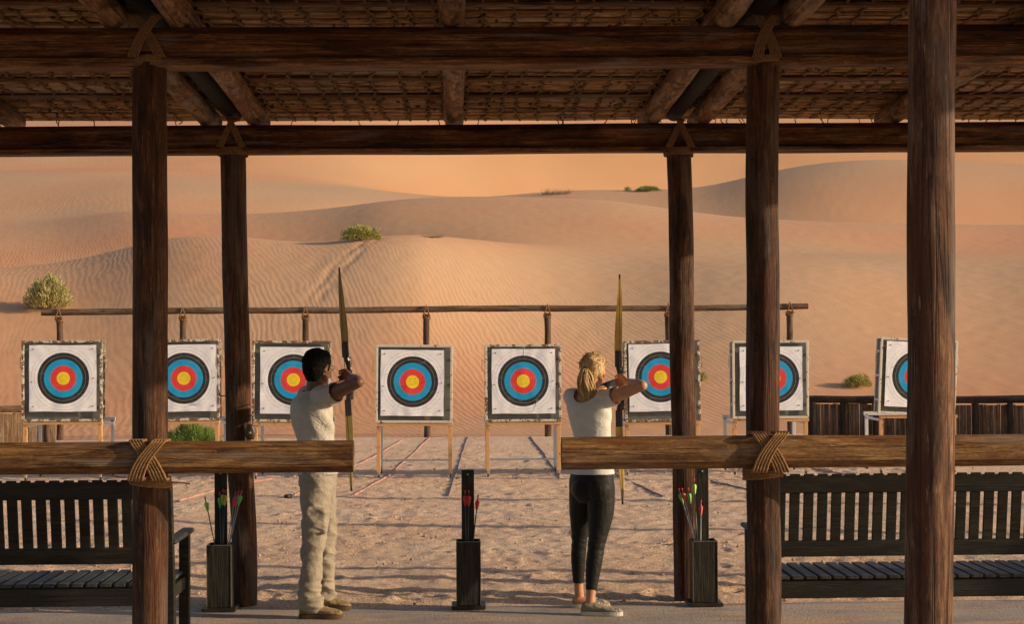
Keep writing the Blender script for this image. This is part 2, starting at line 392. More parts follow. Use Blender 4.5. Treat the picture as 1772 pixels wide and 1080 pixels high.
# trail of footprints
a, b = hit(540, 524), hit(648, 413)
for k in range(46):
    t = k/45; p = a.lerp(b, t); px_, py_ = p.x + (0.16 if k % 2 else -0.16) + rng.normal(0, .05), p.y
    m = np.exp(-(((XX-px_)/0.13)**2 + ((YY-py_)/0.22)**2)); ZZ -= 0.020*m*(0.3+1.0*abs(math.sin(k*1.7)))
crest = 0*YY
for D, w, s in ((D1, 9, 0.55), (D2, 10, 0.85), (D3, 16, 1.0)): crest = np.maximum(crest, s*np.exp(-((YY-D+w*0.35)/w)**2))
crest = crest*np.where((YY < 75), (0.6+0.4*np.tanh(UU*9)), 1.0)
wl = 0.5-0.5*np.tanh((UU+0.02)*16)
red = 0.9*np.exp(-((YY-D1-17)/10)**2)*wl + 0.55*np.exp(-((YY-38)/5.5)**2) + 0.5*np.exp(-((YY-D2-22)/10)**2)*(1-wl)
red = np.clip(red*(0.75+1.2*fbm(XX/9, YY/12, 3, 41)), 0, 1)
haze_tint = np.clip((YY-D3-14)/22, 0, 1)*np.clip(1-(YY-190)/140, 0.35, 1)*(0.55+0.45*np.tanh((UU+0.03)*12))  # distance haze over the far dunes, painted into the sand colour
grid_mesh('dunes', XX, YY, ZZ, sand_dune(), {'crest': crest, 'haze_tint': haze_tint*0.85, 'red': red})
# near sand (fine) + wide plain
xs = np.concatenate([-np.geomspace(700, 6.2, 30), np.arange(-6.1, 6.6, 0.027), np.geomspace(6.8, 700, 30)])
ys = np.concatenate([-np.geomspace(300, 1, 12), np.array([2, 5, 8, 10, 10.7]), 10.8*np.exp(np.arange(0, 1.06, 0.0022))]); ys = ys[ys < 31.2]
X, Y = np.meshgrid(xs, ys)
rough = np.clip((Y-EDGE)/0.4, 0, 1)*np.clip((33-Y)/6, 0.1, 1)
Z = rough*(0.032*fbm(X*1.5, Y*1.7, 3, 11) + 0.024*fbm(X*7, Y*7, 5, 21)) + rough*0.09*np.exp(-((Y-11.9)/0.7)**2)*(0.2+fbm(X*0.9+3, Y*0.7, 2, 31))
foot = np.zeros_like(Z)
for k in range(620):
    fx = rng.uniform(-5, 5.5); fy = 11.15 + 14*rng.random()**1.6; an = rng.uniform(0, math.pi); L = rng.uniform(0.10, 0.17)
    ix0, ix1 = np.searchsorted(xs, [fx-0.5, fx+0.5]); iy0, iy1 = np.searchsorted(ys, [fy-0.5, fy+0.5])
    dx = X[iy0:iy1, ix0:ix1]-fx; dy = Y[iy0:iy1, ix0:ix1]-fy
    a_ = dx*math.cos(an)+dy*math.sin(an); b_ = -dx*math.sin(an)+dy*math.cos(an)
    r = np.sqrt((a_/L)**2 + (b_/(L*0.45))**2)
    foot[iy0:iy1, ix0:ix1] += -0.010*np.exp(-r**4) + 0.006*np.exp(-((r-1.35)/0.3)**2)
Z = Z + foot*rough - 0.012*(1-np.clip((Y-EDGE)/0.3, 0, 1))
Z = np.where(Y < EDGE-0.2, -0.09, Z)
Z = np.where(Y > 30.4, Z*0-0.03, Z)
grid_mesh('sand_ground', X, Y, Z, sand_ground())
# concrete floor, edge slightly uneven
xs = np.arange(-40, 40.01, 0.12); n = len(xs)
e = EDGE + 0.05*fbm(xs*0.8, xs*0, 3, 5)*2 + 0.015*fbm(xs*6, xs*0, 2, 8)*2
ysl = np.concatenate([np.linspace(-6, 9.6, 30), np.linspace(9.7, 10.9, 30)])
X = np.tile(xs, (len(ysl)+2, 1)); Y = np.vstack([np.tile(ysl[:, None], (1, n)), e[None], (e+0.01)[None]])
Z = 0.004 + 0.004*fbm(X*2, Y*2, 3, 4); Z[-1] = -0.12
grid_mesh('concrete_floor', X, Y, Z, slab_mat())
# ------------------------------------------------------------------ pavilion
YR, YF, YN = 11.2, 8.2, 5.31
deepw = wood('gap_shade_wood', 'y', (0.006,0.004,0.003), (0.018,0.011,0.007), (0.035,0.022,0.014), 20)  # near-black colour stands in for shade between the paired rafters
pav = thing('pavilion', 'open timber shade pavilion of dark log columns and beams under a woven reed roof', 'pavilion')
def log(a, b, r0, r1, mtl, name, parent, seg=20, wob=0.006, flats=0, n=40, seed=0, power=1.0):
    a, b = V(a), V(b); mb = MB(); d = b-a
    t = d.normalized(); ref = V((0,0,1)) if abs(t.z) < 0.9 else V((1,0,0)); sd = t.cross(ref).normalized(); u_ = sd.cross(t)
    rings = []
    for i in range(n+1):
        k = i/n; c = a+d*k + sd*mnoise.noise(V((k*3, seed, 0)))*wob*1.5 + u_*mnoise.noise(V((k*3, seed, 7)))*wob*1.5
        r = r0+(r1-r0)*k; ring = []
        for j in range(seg):
            an = 2*math.pi*j/seg; rr = r
            if flats:
                q = (an+math.pi/flats) % (2*math.pi/flats) - math.pi/flats
                rr = r*(0.35 + 0.65*math.cos(math.pi/flats)/math.cos(q)*1.02)
            rr += wob*0.5*mnoise.noise(V((math.cos(an)*2.2, math.sin(an)*2.2, k*d.length*2.2+seed*9)))
            rr -= wob*1.0*max(0, mnoise.noise(V((math.cos(an)*9, math.sin(an)*9, k*d.length*0.6+seed*5)))-0.25)
            ring.append(c+sd*math.cos(an)*rr+u_*math.sin(an)*rr)
        rings.append(ring)
    mb.loft(rings); return smooth_angle(mb.build(name, mtl, parent, True), 50)
def squared(a, b, w, h, ch, mtl, name, parent, n=60, seed=0, lap=None):
    "squared-off log: octagonal section, slightly irregular"
    a, b = V(a), V(b); d = b-a; t = d.normalized(); sd = t.cross(V((0,0,1))).normalized(); u_ = sd.cross(t)
    base = [(-w/2, -h/2+ch), (-w/2+ch, -h/2), (w/2-ch, -h/2), (w/2, -h/2+ch), (w/2, h/2-ch), (w/2-ch, h/2), (-w/2+ch, h/2), (-w/2, h/2-ch)]
    mb = MB(); rings = []; L = d.length
    for i in range(n+1):
        k = i/n; c = a+d*k; ring = []
        for j, (x, z) in enumerate(base):
            e = 0.006*mnoise.noise(V((k*L*1.1, j*3.1, seed)))+0.003*mnoise.noise(V((k*L*5, j*3.1, seed+3)))
            ring.append(c + sd*(x+e) + u_*(z+0.006*mnoise.noise(V((k*L*0.9, j*1.7+9, seed)))))
        rings.append(ring)
    mb.loft(rings); return mb.build(name, mtl, parent)
def rope_wrap(mb, c, r, z0, z1, turns, rr=0.010, tilt=0.0, ph=0.0):
    pts = []
    N = int(turns*22)
    for i in range(N+1):
        k = i/N; a_ = 2*math.pi*turns*k+ph
        pts.append(V((c.x+math.cos(a_)*r, c.y+math.sin(a_)*r, z0+(z1-z0)*k + tilt*math.cos(a_))))
    strand(mb, pts, rr)
def strand(mb, pts, rr):
    "laid rope: bumps along its length from a twisted 3-lobe section"
    pts = [V(p) for p in pts]; res = [pts[0]]
    for p, q in zip(pts, pts[1:]):
        m = max(1, int((q-p).length/0.012))
        for i in range(1, m+1): res.append(p.lerp(q, i/m))
    n = len(res); rad = [rr*(1+0.16*math.sin(i*2.1)) for i in range(n)]
    mb.tube(res, rad, 6)
def x_lash(mb, cx, yf, z0, z1, hw, nst, rr, depth, lean=1):
    "crossed lashing over the front of a beam; (z0,z1) bottom and top, wraps round top and bottom"
    for dirn in (-1, 1):
        for k in range(nst):
            off = (k-(nst-1)/2)*rr*2.25; lift = 0.012 if dirn == lean else 0.0
            pts = [V((cx-dirn*hw*1.02+off, yf+depth, z0-0.004))]
            for i in range(13):
                t = i/12; bow = 0.018*math.sin(t*math.pi)*dirn*(1 if dirn == lean else 0.6)
                pts.append(V((cx-dirn*hw+2*dirn*hw*t+off*(1-0.1*t)-bow, yf-rr-lift-0.004-0.006*math.sin(math.pi*t), z0-rr+(z1-z0+2*rr)*t)))
            pts.append(V((cx+dirn*hw*1.02+off, yf+depth, z1+0.006)))
            strand(mb, pts, rr)
cols = []
# rear row
for (px0, px1, lab) in ((403, 421.5, 'dark leaning rear column behind the left arrow box'), (1174, 1190, 'dark leaning rear column beside the right arrow box')):
    top, bot = P(px0, 262, YR), P(px1, 1045, YR); bot.z = -0.12
    c = log(bot, top, 0.086, 0.083, colw, 'column', pav, 22, 0.014, 0, 60, px0); tag(c, lab); cols.append((c, top, bot))
for x, y in ((6.4, 14.4), (8.0, 16.8), (9.0, 19.4), (4.5, YR), (4.5, YF), (4.5, YN), (7.3, YF), (-4.6, YR), (-4.6, YF), (-1.62, YN), (7.3, YR)):  # detached posts beyond the rear row are added out of view to cast shadow bands
    log((x, y, -0.1), (x, y, 3.06), 0.088, 0.085, colw, 'column', pav, 16, 0.006, 0, 30, x)
for (px0, px1, lab, s) in ((260, 260.5, 'front column lashed to the left handrail', 5), (1321, 1320.5, 'front column lashed to the right handrail', 8)):
    top, bot = P(px0, 108, YF), P(px1, 1080, YF); bot = bot + (bot-top)*0.12; bot.z = -0.02
    c = log(bot, top, 0.0865, 0.0825, colw, 'column', pav, 26, 0.009, 7 if s == 8 else 0, 60, s); tag(c, lab); cols.append((c, top, bot))
top, bot = P(1614, -60, YN), P(1606, 1080, YN); d_ = bot-top; bot = bot+d_*0.35; top = top-d_*0.02; bot.z = -0.02
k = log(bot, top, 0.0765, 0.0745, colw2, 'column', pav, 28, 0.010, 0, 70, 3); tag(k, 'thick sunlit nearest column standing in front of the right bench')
# beams
def beam(ys, Y, w, x0, x1, lab, seed):
    "heavy squared log with a thinner plate fixed under it; ys = top, seam, bottom rows at the left and right of the photo"
    (t0, s0, b0), (t1, s1, b1) = ys
    for (p, q, p1, q1, ww, ch, nm, dy) in ((t0, s0, t1, s1, w, 0.040, 'beam', 0), (s0, b0, s1, b1, w-0.016, 0.010, 'beam_plate', 0.0)):
        a, b = P(0, (p+q)/2, Y-w/2+0.03), P(1772, (p1+q1)/2, Y-w/2+0.03); a.y = b.y = Y; d = (b-a)/(b.x-a.x); h = (q-p)*(Y-w/2)/F
        o = squared(a+d*(x0-a.x), a+d*(x1-a.x), ww, h-0.003, ch, beamw if nm == 'beam' else platew, nm, pav, 120, seed+dy)
        if nm == 'beam': tag(o, lab)
platew = wood('plate_wood', 'x', (0.035,0.014,0.006), (0.24,0.11,0.045), (0.50,0.28,0.13), 34, 0.9)
beam(((48, 102, 118), (40, 93, 109)), YF, 0.17, -5, 7.8, 'long squared beam across the front columns', 1)
beam(((218, 258, 268), (209, 249, 260)), YR, 0.17, -5, 7.8, 'long squared beam across the rear columns', 2)
squared((-5, YN, 3.21), (6, YN, 3.21), 0.17, 0.2, 0.05, beamw, 'beam', pav, 40, 4)
# rafters
for x in (-4.75, -4.42, -3.0, -1.67, -1.335, -0.005, 1.33, 1.67, 2.98, 4.33, 4.67):
    sd_ = abs(x)*7
    za, zb = 3.30+0.086, 3.19+0.075
    yA = 4.4; rr = 0.074 if abs(x) > 0.1 else 0.070
    z_at = lambda y: 3.352+(8.2-y)*0.0275
    log((x, yA, z_at(yA)), (x, 11.55, z_at(11.55)), rr, rr*0.94, raftw, 'rafter', pav, 16, 0.012, 0, 60, sd_)
for x in (-1.5, 1.5):
    log((x, 4.4, z_at(4.4)+0.03), (x, 11.4, z_at(11.4)+0.03), 0.062, 0.060, deepw, 'rafter', pav, 12, 0.01, 0, 40, x)  # dark infill logs added where the shaded gap between rafter pairs shows
# battens under the mat
for y in (8.32, 9.05, 9.75, 10.35, 10.95, 6.9, 6.0, 5.2):
    mb = MB(); z = z_at(y)+0.074; rings = []
    for i in range(61):
        x = -5+10.1*i/60; w = 0.045+0.012*mnoise.noise(V((x*2, y, 0))); zc = z+0.004*mnoise.noise(V((x*1.3, y, 4)))
        yy = y+0.03*mnoise.noise(V((x*0.7, y, 9)))
        rings.append([V((x, yy+w*math.cos(a_), zc+0.014*math.sin(a_))) for a_ in [2*math.pi*q/8 for q in range(8)]])
    mb.loft(rings); mb.build('batten', battm, pav, True)
# reed mat: bundles of ribs with dark gaps
mb = MB(); y = 4.3
while y < 12.0:
    nr_ib = random.choice((2, 3, 3, 4)); ph = random.random()*50
    for q in range(nr_ib):
        nx = 52; r = random.uniform(0.011, 0.0165); rings = []; ph2 = random.random()*50
        for i in range(nx+1):
            x = -5.2+10.4*i/nx
            e = 0.005*mnoise.noise(V((x*0.9, ph2, 0)))+0.003*mnoise.noise(V((x*3, ph2, 3)))
            zz = z_at(y)+0.100+e+0.010*mnoise.noise(V((x*0.6, y*1.4, 0)))
            yy = y+0.018*mnoise.noise(V((x*0.8, ph, 8)))+0.006*mnoise.noise(V((x*2.2, ph2, 8)))+0.05*mnoise.noise(V((x*0.35, 0, y*0.2)))
            rings.append([V((x, yy+r*math.cos(a_), zz+r*math.sin(a_))) for a_ in (0.3, 1.57, 2.84, 3.66, 4.2, 4.71, 5.24, 5.8)])
        mb.loft(rings); y += r*2+0.0015
    y += random.uniform(0.022, 0.06)
rm = mb.build('roof_mat', reedm, pav, True); tag(rm, 'woven reed ceiling mat seen from below')
mb = MB(); mb.box((0.0, 8.15, 0), (10.4, 7.8, 0.05)); 
mb.v = [(x, yy, z+z_at(yy)+0.145) for x, yy, z in mb.v]
mb.build('light_block_sheet', plain('block_sheet_brown', (0.05,0.03,0.015), 0.9, 0.1, 0.5, 12), pav)  # opaque dark sheet added above the reeds to block light
# twine lashings crossing the reeds
mb = MB(); x = -5.1
while x < 5.1:
    y = 4.5; pts = []; skew = random.uniform(-0.05, 0.05)
    while y < 11.98:
        pts.append(V((x+0.014*math.sin(y*28)+skew*math.sin(y*1.3)+0.008*random.uniform(-1,1), y, z_at(y)+0.079-0.005*math.cos(y*60)+0.014*mnoise.noise(V((x*0.6, y*1.4, 0))))))
        y += 0.035
    mb.tube(pts, [0.0072*(1+0.5*random.random()) for _ in pts], 5); x += random.uniform(0.115, 0.155)
for i in range(900):   # knots
    x = random.uniform(-5, 5.0); y = random.uniform(8.2, 12.0)
    mb.sphere((x, y, z_at(y)+0.084), (random.uniform(.008,.016), random.uniform(.006,.012), 0.010), 6, 4)
# rear edge of the mat: hanging twine ends
for i in range(70):
    x = random.uniform(-5, 5.0); z = z_at(12)+0.085; p = V((x, 12.0, z)); pts = [p]
    for k in range(4): p = p+V((random.uniform(-.012,.012), 0.004, -random.uniform(.004,.016))); pts.append(p)
    mb.tube(pts, 0.004, 4)
mb.build('twine', twinem, pav, True)
# rails
YL = YF-0.155
def rail(pxa, ta, ba, pxb, tb, bb, xa, xb, lab, seed):
    a, b = P(pxa, (ta+ba)/2, YL), P(pxb, (tb+bb)/2, YL); d = (b-a)/(b.x-a.x)
    o = squared(a+d*(xa-a.x), a+d*(xb-a.x), 0.13, 0.151, 0.036, railw, 'handrail', pav, 140, seed); tag(o, lab); return a, d
xl = P(612, 790, YL).x; xr = P(971.5, 785, YL).x
ra, rd = rail(0, 768, 820, 612, 762.5, 817, -4.7, xl, 'squared log handrail on the left, cut end beside the man', 11)
rb, rd2 = rail(972, 758.5, 812, 1772, 752, 806, xr, 4.6, 'squared log handrail on the right, cut end beside the woman', 12)
# lashings: sub-parts of the columns
def sub_of(mb, name, m, part):
    o = mb.build(name, m, None, True); o.parent = part; return o
for (c, top, bot), (px, py), zc in ((cols[2], (258, 797), 0), (cols[3], (1325, 783), 0)):
    ctr = P(px, py, YL-0.065); mb = MB()
    x_lash(mb, ctr.x-0.005 if px < 800 else ctr.x+0.02, YL-0.066, ctr.z-0.085, ctr.z+0.085, 0.056, 5, 0.0070, 0.09)
    cc = V((P(260 if px < 800 else 1320, py, YF).x, YF, 0))
    rope_wrap(mb, cc, 0.094, ctr.z-0.142, ctr.z-0.086, 4, 0.0085, -0.014 if px < 800 else 0.008)
    sub_of(mb, 'rope_lashing', ropem, c)
for (c, top, bot), px, s in ((cols[2], 258, 0.07), (cols[3], 1322, 0.05)):
    mb = MB(); z0 = top.z
    cc = V((top.x, YF, 0)); rope_wrap(mb, cc, 0.092, z0-0.008, z0+0.022, 4, 0.0075, 0.005)
    x_lash(mb, top.x-0.0 , YF-0.088, z0+0.02, z0+0.215, s*0.9, 5, 0.0050, 0.12, 1); sub_of(mb, 'rope_lashing', ropedark, c)
for (c, top, bot) in cols[:2]:
    mb = MB(); z0 = top.z
    cc = V((top.x, YR, 0)); rope_wrap(mb, cc, 0.094, z0-0.03, z0+0.02, 4, 0.0085, 0.0)
    for dirn in (-1, 1):
        for k in range(4):
            off = (k-1.5)*0.012
            pts = [V((cc.x+dirn*(0.075-0.085*t)+off*(1-0.2*t), YR-0.09-0.006*math.sin(math.pi*t)-(0.01 if dirn > 0 else 0), z0+0.02+0.185*t)) for t in [i/10 for i in range(11)]]
            pts.append(pts[-1]+V((0, 0.08, 0.01))); strand(mb, pts, 0.0068)
    sub_of(mb, 'rope_lashing', ropedark, c)
# leather pouch hanging on the left rear column
leather = plain('brown_leather', (0.05,0.022,0.012), 0.45, 0.5, 0.4, 30, 0.004)
mb = MB(); p = P(433, 748, YR-0.10); rings = []
for i in range(9):
    t = i/8; z = p.z-0.05+0.10*t; w = 0.030*math.sin(math.pi*(0.18+0.70*t))+0.006
    rings.append([V((p.x+w*math.cos(a_), p.y+0.018*math.sin(a_), z)) for a_ in [2*math.pi*q/12 for q in range(12)]])
root = thing('leather_pouch', 'small brown leather pouch hanging from the left rear column', 'pouch', (p.x, p.y, p.z))
mb.loft(rings); mb.build('pouch_body', leather, root, True)
mb = MB(); mb.tube([p+V((0.018*math.sin(a_), 0.03*(1-math.cos(a_))/2, 0.075-0.035*math.cos(a_))) for a_ in [2*math.pi*q/16 for q in range(16)]], 0.004, 6, closed=True); mb.build('loop', leather, root, True)
mb = MB(); mb.box(p+V((0,-0.019,-0.004)), (0.016,0.006,0.014), None, 0.002); mb.build('buckle', plain('brass', (0.4,0.3,0.15), 0.4, 0.5, metal=0.7), root)
# ------------------------------------------------------------------ benches
def bench(name, x0, x1, label, inner):
    root = thing(name, label, 'bench', ((x0+x1)/2, 9.3, 0.004), 'dark slatted benches facing the targets')
    z = lambda px, py, Y: P(px, py, Y).z
    yb, ys0, ys1 = 9.0, 9.06, 9.60
    f = MB(); f.box(((x0+x1)/2, 9.00, 0.955), (x1-x0-0.05, 0.032, 0.092), Matrix.Rotation(math.radians(6), 3, 'X'), 0.004)
    # back slats and rails
    f.box(((x0+x1)/2, 9.055, 0.602), (x1-x0-0.05, 0.04, 0.084), Matrix.Rotation(math.radians(6), 3, 'X'), 0.005)
    br = f.build('backrest_rail', benchw, root); 
    s = MB(); x = x0+0.10
    while x < x1-0.10:
        s.bar((x, 9.048, 0.62), (x, 8.985, 1.012), 0.055, 0.016, V((0,1,0)), 0.003); x += 0.0757
    s.build('backrest', benchw, root)
    s = MB(); x = x0+0.05
    while x < x1-0.03:
        s.box((x, 9.34, 0.442), (0.0585, 0.56, 0.020), None, 0.003); x += 0.0757
    s.build('seat', benchy, root)
    s = MB(); s.box(((x0+x1)/2, 9.085, 0.378), (x1-x0-0.10, 0.03, 0.098), None, 0.003); s.box(((x0+x1)/2, 9.57, 0.39), (x1-x0-0.10, 0.03, 0.08), None, 0.003)
    for xx in (x0+0.04, x1-0.04): s.box((xx, 9.33, 0.385), (0.03, 0.46, 0.07), None, 0.003)
    s.build('seat_frame', benchw, root)
    for xx in (x0+0.035, x1-0.035):
        s = MB(); s.bar((xx, 9.10, 0.0), (xx, 9.075, 0.44), 0.06, 0.06, V((0,1,0)), 0.004); s.bar((xx, 9.075, 0.44), (xx, 8.99, 1.0), 0.058, 0.05, V((0,1,0)), 0.004); s.build('leg', benchw, root)
        s = MB(); s.bar((xx, 9.57, 0.0), (xx, 9.585, 0.655), 0.058, 0.055, V((0,1,0)), 0.004); s.build('leg', benchw, root)
        s = MB(); s.bar((xx+(0.012 if xx > x0+1 else -0.012), 9.02, 0.675), (xx+(0.012 if xx > x0+1 else -0.012), 9.64, 0.672), 0.070, 0.028, V((0,0,1)), 0.008); s.build('armrest', benchy, root)
    return root
bench('bench', -3.75, -1.51, 'dark slatted wooden bench behind the left handrail', 1)
bench('bench', 1.645, 3.89, 'dark slatted wooden bench behind the right handrail', 0)
# ------------------------------------------------------------------ arrow boxes and arrows
def arrow(tip, nock, shaftc, fl, nockc, label, group, z0=None, fine=True):
    tip, nock = V(tip), V(nock); d = (nock-tip).normalized()
    root = thing('arrow', label, 'arrow', tip, group)
    mb = MB(); mb.tube([tip, nock-d*0.02], 0.0034, 8); mb.build('shaft', shaftc, root, True)
    mb = MB(); mb.tube([nock-d*0.022, nock-d*0.008, nock], [0.0040, 0.0052, 0.0045], 8); mb.build('nock', nockc, root, True)
    ref = V((0,1,0)); s1 = d.cross(ref).normalized(); s2 = s1.cross(d)
    for k in range(3):
        a_ = 2*math.pi*k/3+0.5; o = s1*math.cos(a_)+s2*math.sin(a_); mb = MB()
        L = 0.075; b0 = nock-d*0.035
        prof = [(0, 0.003), (0.1, 0.016), (0.3, 0.0165), (0.7, 0.009), (1, 0.002)]; w = o.cross(d)*0.0012
        vs = []; fs = []
        for t, h in prof:
            q = b0-d*L*t; vs += [q+w, q+o*h+w, q+o*h-w, q-w]
        for i in range(4):
            for j in range(4): fs.append((i*4+j, i*4+(j+1)%4, i*4+4+(j+1)%4, i*4+4+j))
        mb.add(vs, fs); mb.build('fletching', fl, root)
    return root
gm = plain('lime_vane', (0.42,0.72,0.10), 0.5, 0.3, 0.1); gm2 = plain('green_vane', (0.16,0.55,0.12), 0.5, 0.3, 0.1); rm_ = plain('red_vane', (0.75,0.07,0.05), 0.5, 0.3, 0.1)
nr = plain('red_nock', (0.55,0.04,0.03), 0.4); carbon = plain('carbon_shaft', (0.03,0.03,0.03), 0.35, 0.5, 0.1); steel = plain('grey_shaft', (0.30,0.30,0.31), 0.35, 0.5, 0.1)
edgem = plain('grey_worn_edge', (0.20,0.17,0.13), 0.8, 0.2, 0.4, 60)
def arrow_box(cpx, bx, boxtop, boxbot, upx, uptop, label):
    Yc = G(cpx, boxbot+2).y+0.02; base = P(cpx, boxbot, Yc); cx = base.x
    root = thing('arrow_box', label, 'arrow box', (cx, Yc, 0.006), 'wooden arrow boxes along the shooting line')
    w = (bx[1]-bx[0])*Yc/F*0.5; zt = P(cpx, boxtop, Yc-0.08).z; z0 = 0.030; t = 0.010
    mb = MB(); mb.box((cx, Yc, 0.018), (w*2+0.062, 0.23, 0.022), None, 0.003); mb.build('base', quivw, root)
    mb = MB()
    for sx in (-1, 1): mb.box((cx+sx*(w-t/2), Yc, (zt+z0)/2), (t, 0.16-2*t, zt-z0), None, 0.001)
    for sy in (-1, 1): mb.box((cx, Yc+sy*(0.08-t/2), (zt+z0)/2), (w*2, t, zt-z0), None, 0.0015)
    mb.box((cx, Yc, z0+0.006), (w*2-0.022, 0.137, 0.01)); mb.build('box', quivw, root)
    mb = MB()
    for sx in (-1,1): mb.box((cx+sx*(w-0.0015), Yc-0.0815, (zt+z0)/2), (0.0035, 0.003, zt-z0-0.01))
    mb.box((cx, Yc-0.0815, zt-0.002), (w*2-0.008, 0.003, 0.004)); mb.build('edge_trim', edgem, root)
    uc = P((upx[0]+upx[1])/2, boxtop, Yc+0.06).x; uw = (upx[1]-upx[0])*Yc/F; ut = P(upx[0], uptop, Yc+0.05).z
    mb = MB(); mb.box((uc, Yc+0.055, (ut+z0)/2+0.01), (uw, 0.022, ut-z0-0.02), None, 0.003); up_ = mb.build('upright_board', quivw, root)
    mb = MB(); mb.sphere((uc, Yc+0.042, ut-0.03), (0.007, 0.004, 0.007), 8, 5); sub(mb, 'bolt', steel, up_, root)
    return root, cx, Yc, zt
def A(px_t, py_t, px_b, py_b, Yt, Yb, shaft, fl, label, group=None):
    nock = P(px_t, py_t, Yt); low = P(px_b, py_b, Yb); d = (low-nock).normalized(); t = (0.055-low.z)/d.z; arrow(low+d*t*0.97, nock, shaft, fl, nr, label, group)
_, cx, Yc, _ = arrow_box(382, (361, 403), 944, 1056, (372, 393.5), 812, 'black arrow box beside the left rear column')
A(354.5, 860, 371, 940, Yc+0.0, Yc, carbon, gm, 'lone lime-fletched arrow leaning left out of the left arrow box')
A(380, 852, 382, 940, Yc, Yc, carbon, gm2, 'green-fletched arrow standing lowest against the left box upright')
A(386, 847, 384.5, 940, Yc-0.01, Yc, carbon, gm, 'lime-fletched arrow standing in the middle against the left box upright')
A(390, 848, 386, 940, Yc-0.02, Yc-0.01, carbon, plain('yellow_vane', (0.70,0.68,0.10), 0.5), 'yellow-fletched arrow against the right edge of the left box upright')
A(407.5, 852, 394, 941, Yc, Yc, steel, rm_, 'red-fletched arrow leaning right, lower of the red pair in the left arrow box')
A(413, 850, 396.5, 941, Yc-0.02, Yc-0.01, steel, rm_, 'red-fletched arrow leaning right, upper of the red pair in the left arrow box')
A(418.5, 849, 397.5, 941, Yc-0.04, Yc-0.02, steel, gm2, 'green-fletched arrow leaning furthest right out of the left arrow box')
_, cx, Yc, _ = arrow_box(811, (790, 832), 938, 1052, (799, 821), 813.5, 'black arrow box standing alone midway between man and woman')
A(805, 849, 806.5, 936, Yc-0.01, Yc, carbon, rm_, 'left of the two upright red arrows in the middle arrow box')
A(811.5, 849, 810, 936, Yc-0.02, Yc-0.01, carbon, rm_, 'right of the two upright red arrows in the middle arrow box')
A(827.5, 857, 819, 936, Yc, Yc, carbon, rm_, 'red-fletched arrow leaning right out of the middle arrow box')
_, cx, Yc, _ = arrow_box(1218, (1197, 1240), 937, 1047, (1204, 1226.5), 808, 'black arrow box beside the right rear column')
A(1174.5, 846, 1200, 932, Yc, Yc, steel, gm2, 'green-fletched arrow leaning furthest left out of the right arrow box')
A(1180, 845, 1202, 934, Yc-0.02, Yc-0.02, steel, rm_, 'red-fletched arrow leaning left out of the right arrow box')
A(1191, 845, 1204, 934, Yc-0.03, Yc-0.02, carbon, gm2, 'green-fletched arrow standing in front of the right rear column')
A(1201, 829, 1206.5, 934, Yc-0.01, Yc-0.01, carbon, gm, 'tallest lime-fletched arrow in the right arrow box')
A(1213, 866, 1212.5, 938, Yc-0.03, Yc-0.03, steel, rm_, 'upright red-fletched arrow in front of the right box upright')
# ------------------------------------------------------------------ targets
def face_mat(seed):
    m, nt, b = mat('target_face_paper', 0.6, 0.3)
    tc = nd(nt, 'ShaderNodeTexCoord'); sx = nd(nt, 'ShaderNodeSeparateXYZ'); nt.links.new(tc.outputs['UV'], sx.inputs[0])
    R = math_(nt, 'SQRT', math_(nt, 'ADD', math_(nt, 'POWER', math_(nt, 'SUBTRACT', sx.outputs[0], 0.5), 2), math_(nt, 'POWER', math_(nt, 'SUBTRACT', sx.outputs[1], 0.5), 2)))
    k = 0.0455  # one ring width as a share of the paper
    Y_, Rr, B, K, W = (0.92,0.68,0.02), (0.80,0.05,0.045), (0.006,0.35,0.66), (0.028,0.026,0.026), (0.90,0.885,0.90)
    st = [(0,Y_),(2*k,Rr),(4*k,B),(6*k,K),(8*k,W)]
    col = ramp(nt, R, st, 'CONSTANT').outputs[0]
    # thin ring lines
    ln = None
    for r_, w_ in ((k,0.0016),(3*k,0.0016),(5*k,0.0016),(7*k,0.0022),(9*k,0.0016),(10*k,0.0016)):
        d = math_(nt, 'LESS_THAN', math_(nt, 'ABSOLUTE', math_(nt, 'SUBTRACT', R, r_)), w_)
        ln = d if ln is None else math_(nt, 'MAXIMUM', ln, d)
    isk = math_(nt, 'LESS_THAN', math_(nt, 'ABSOLUTE', math_(nt, 'SUBTRACT', R, 7*k)), k)
    col = mixc(nt, math_(nt, 'MULTIPLY', ln, 0.6), col, mixc(nt, isk, (0.12,0.10,0.10), (0.5,0.42,0.28)))
    # arrow holes
    v = mapping(nt, (1,1,1), 'UV', (seed*3.1, seed*1.7, 0))
    vo = nd(nt, 'ShaderNodeTexVoronoi'); vo.inputs['Scale'].default_value = 34; nt.links.new(v, vo.inputs['Vector'])
    ho = math_(nt, 'MULTIPLY', math_(nt, 'LESS_THAN', vo.outputs['Distance'], 0.16), math_(nt, 'GREATER_THAN', noise(nt, v, 5, 2), 0.46 if seed in (4, 5) else 0.53))
    ho = math_(nt, 'MULTIPLY', ho, math_(nt, 'LESS_THAN', R, 0.40))
    col = mixc(nt, math_(nt, 'MULTIPLY', ho, 0.75), col, (0.07,0.05,0.05))
    wv = noise(nt, mapping(nt, (1.2,9,1), 'UV', (seed*2.3, seed, 0), (0,0,0.3*seed)), 2.0, 2, 0.5)
    col = mixc(nt, math_(nt, 'MULTIPLY', math_(nt, 'LESS_THAN', math_(nt, 'ABSOLUTE', math_(nt, 'SUBTRACT', wv, 0.5)), 0.006), 0.30), col, (0.3,0.3,0.36))
    col = mixc(nt, 0.5, col, ramp(nt, noise(nt, mapping(nt, (3,1,1), 'UV', (seed,0,0)), 2.2, 3), [(0.35,(0.86,0.88,0.93)),(0.55,(1.0,1.0,1.0))]).outputs[0], 'MULTIPLY')
    nt.links.new(col, b.inputs['Base Color'])
    return m
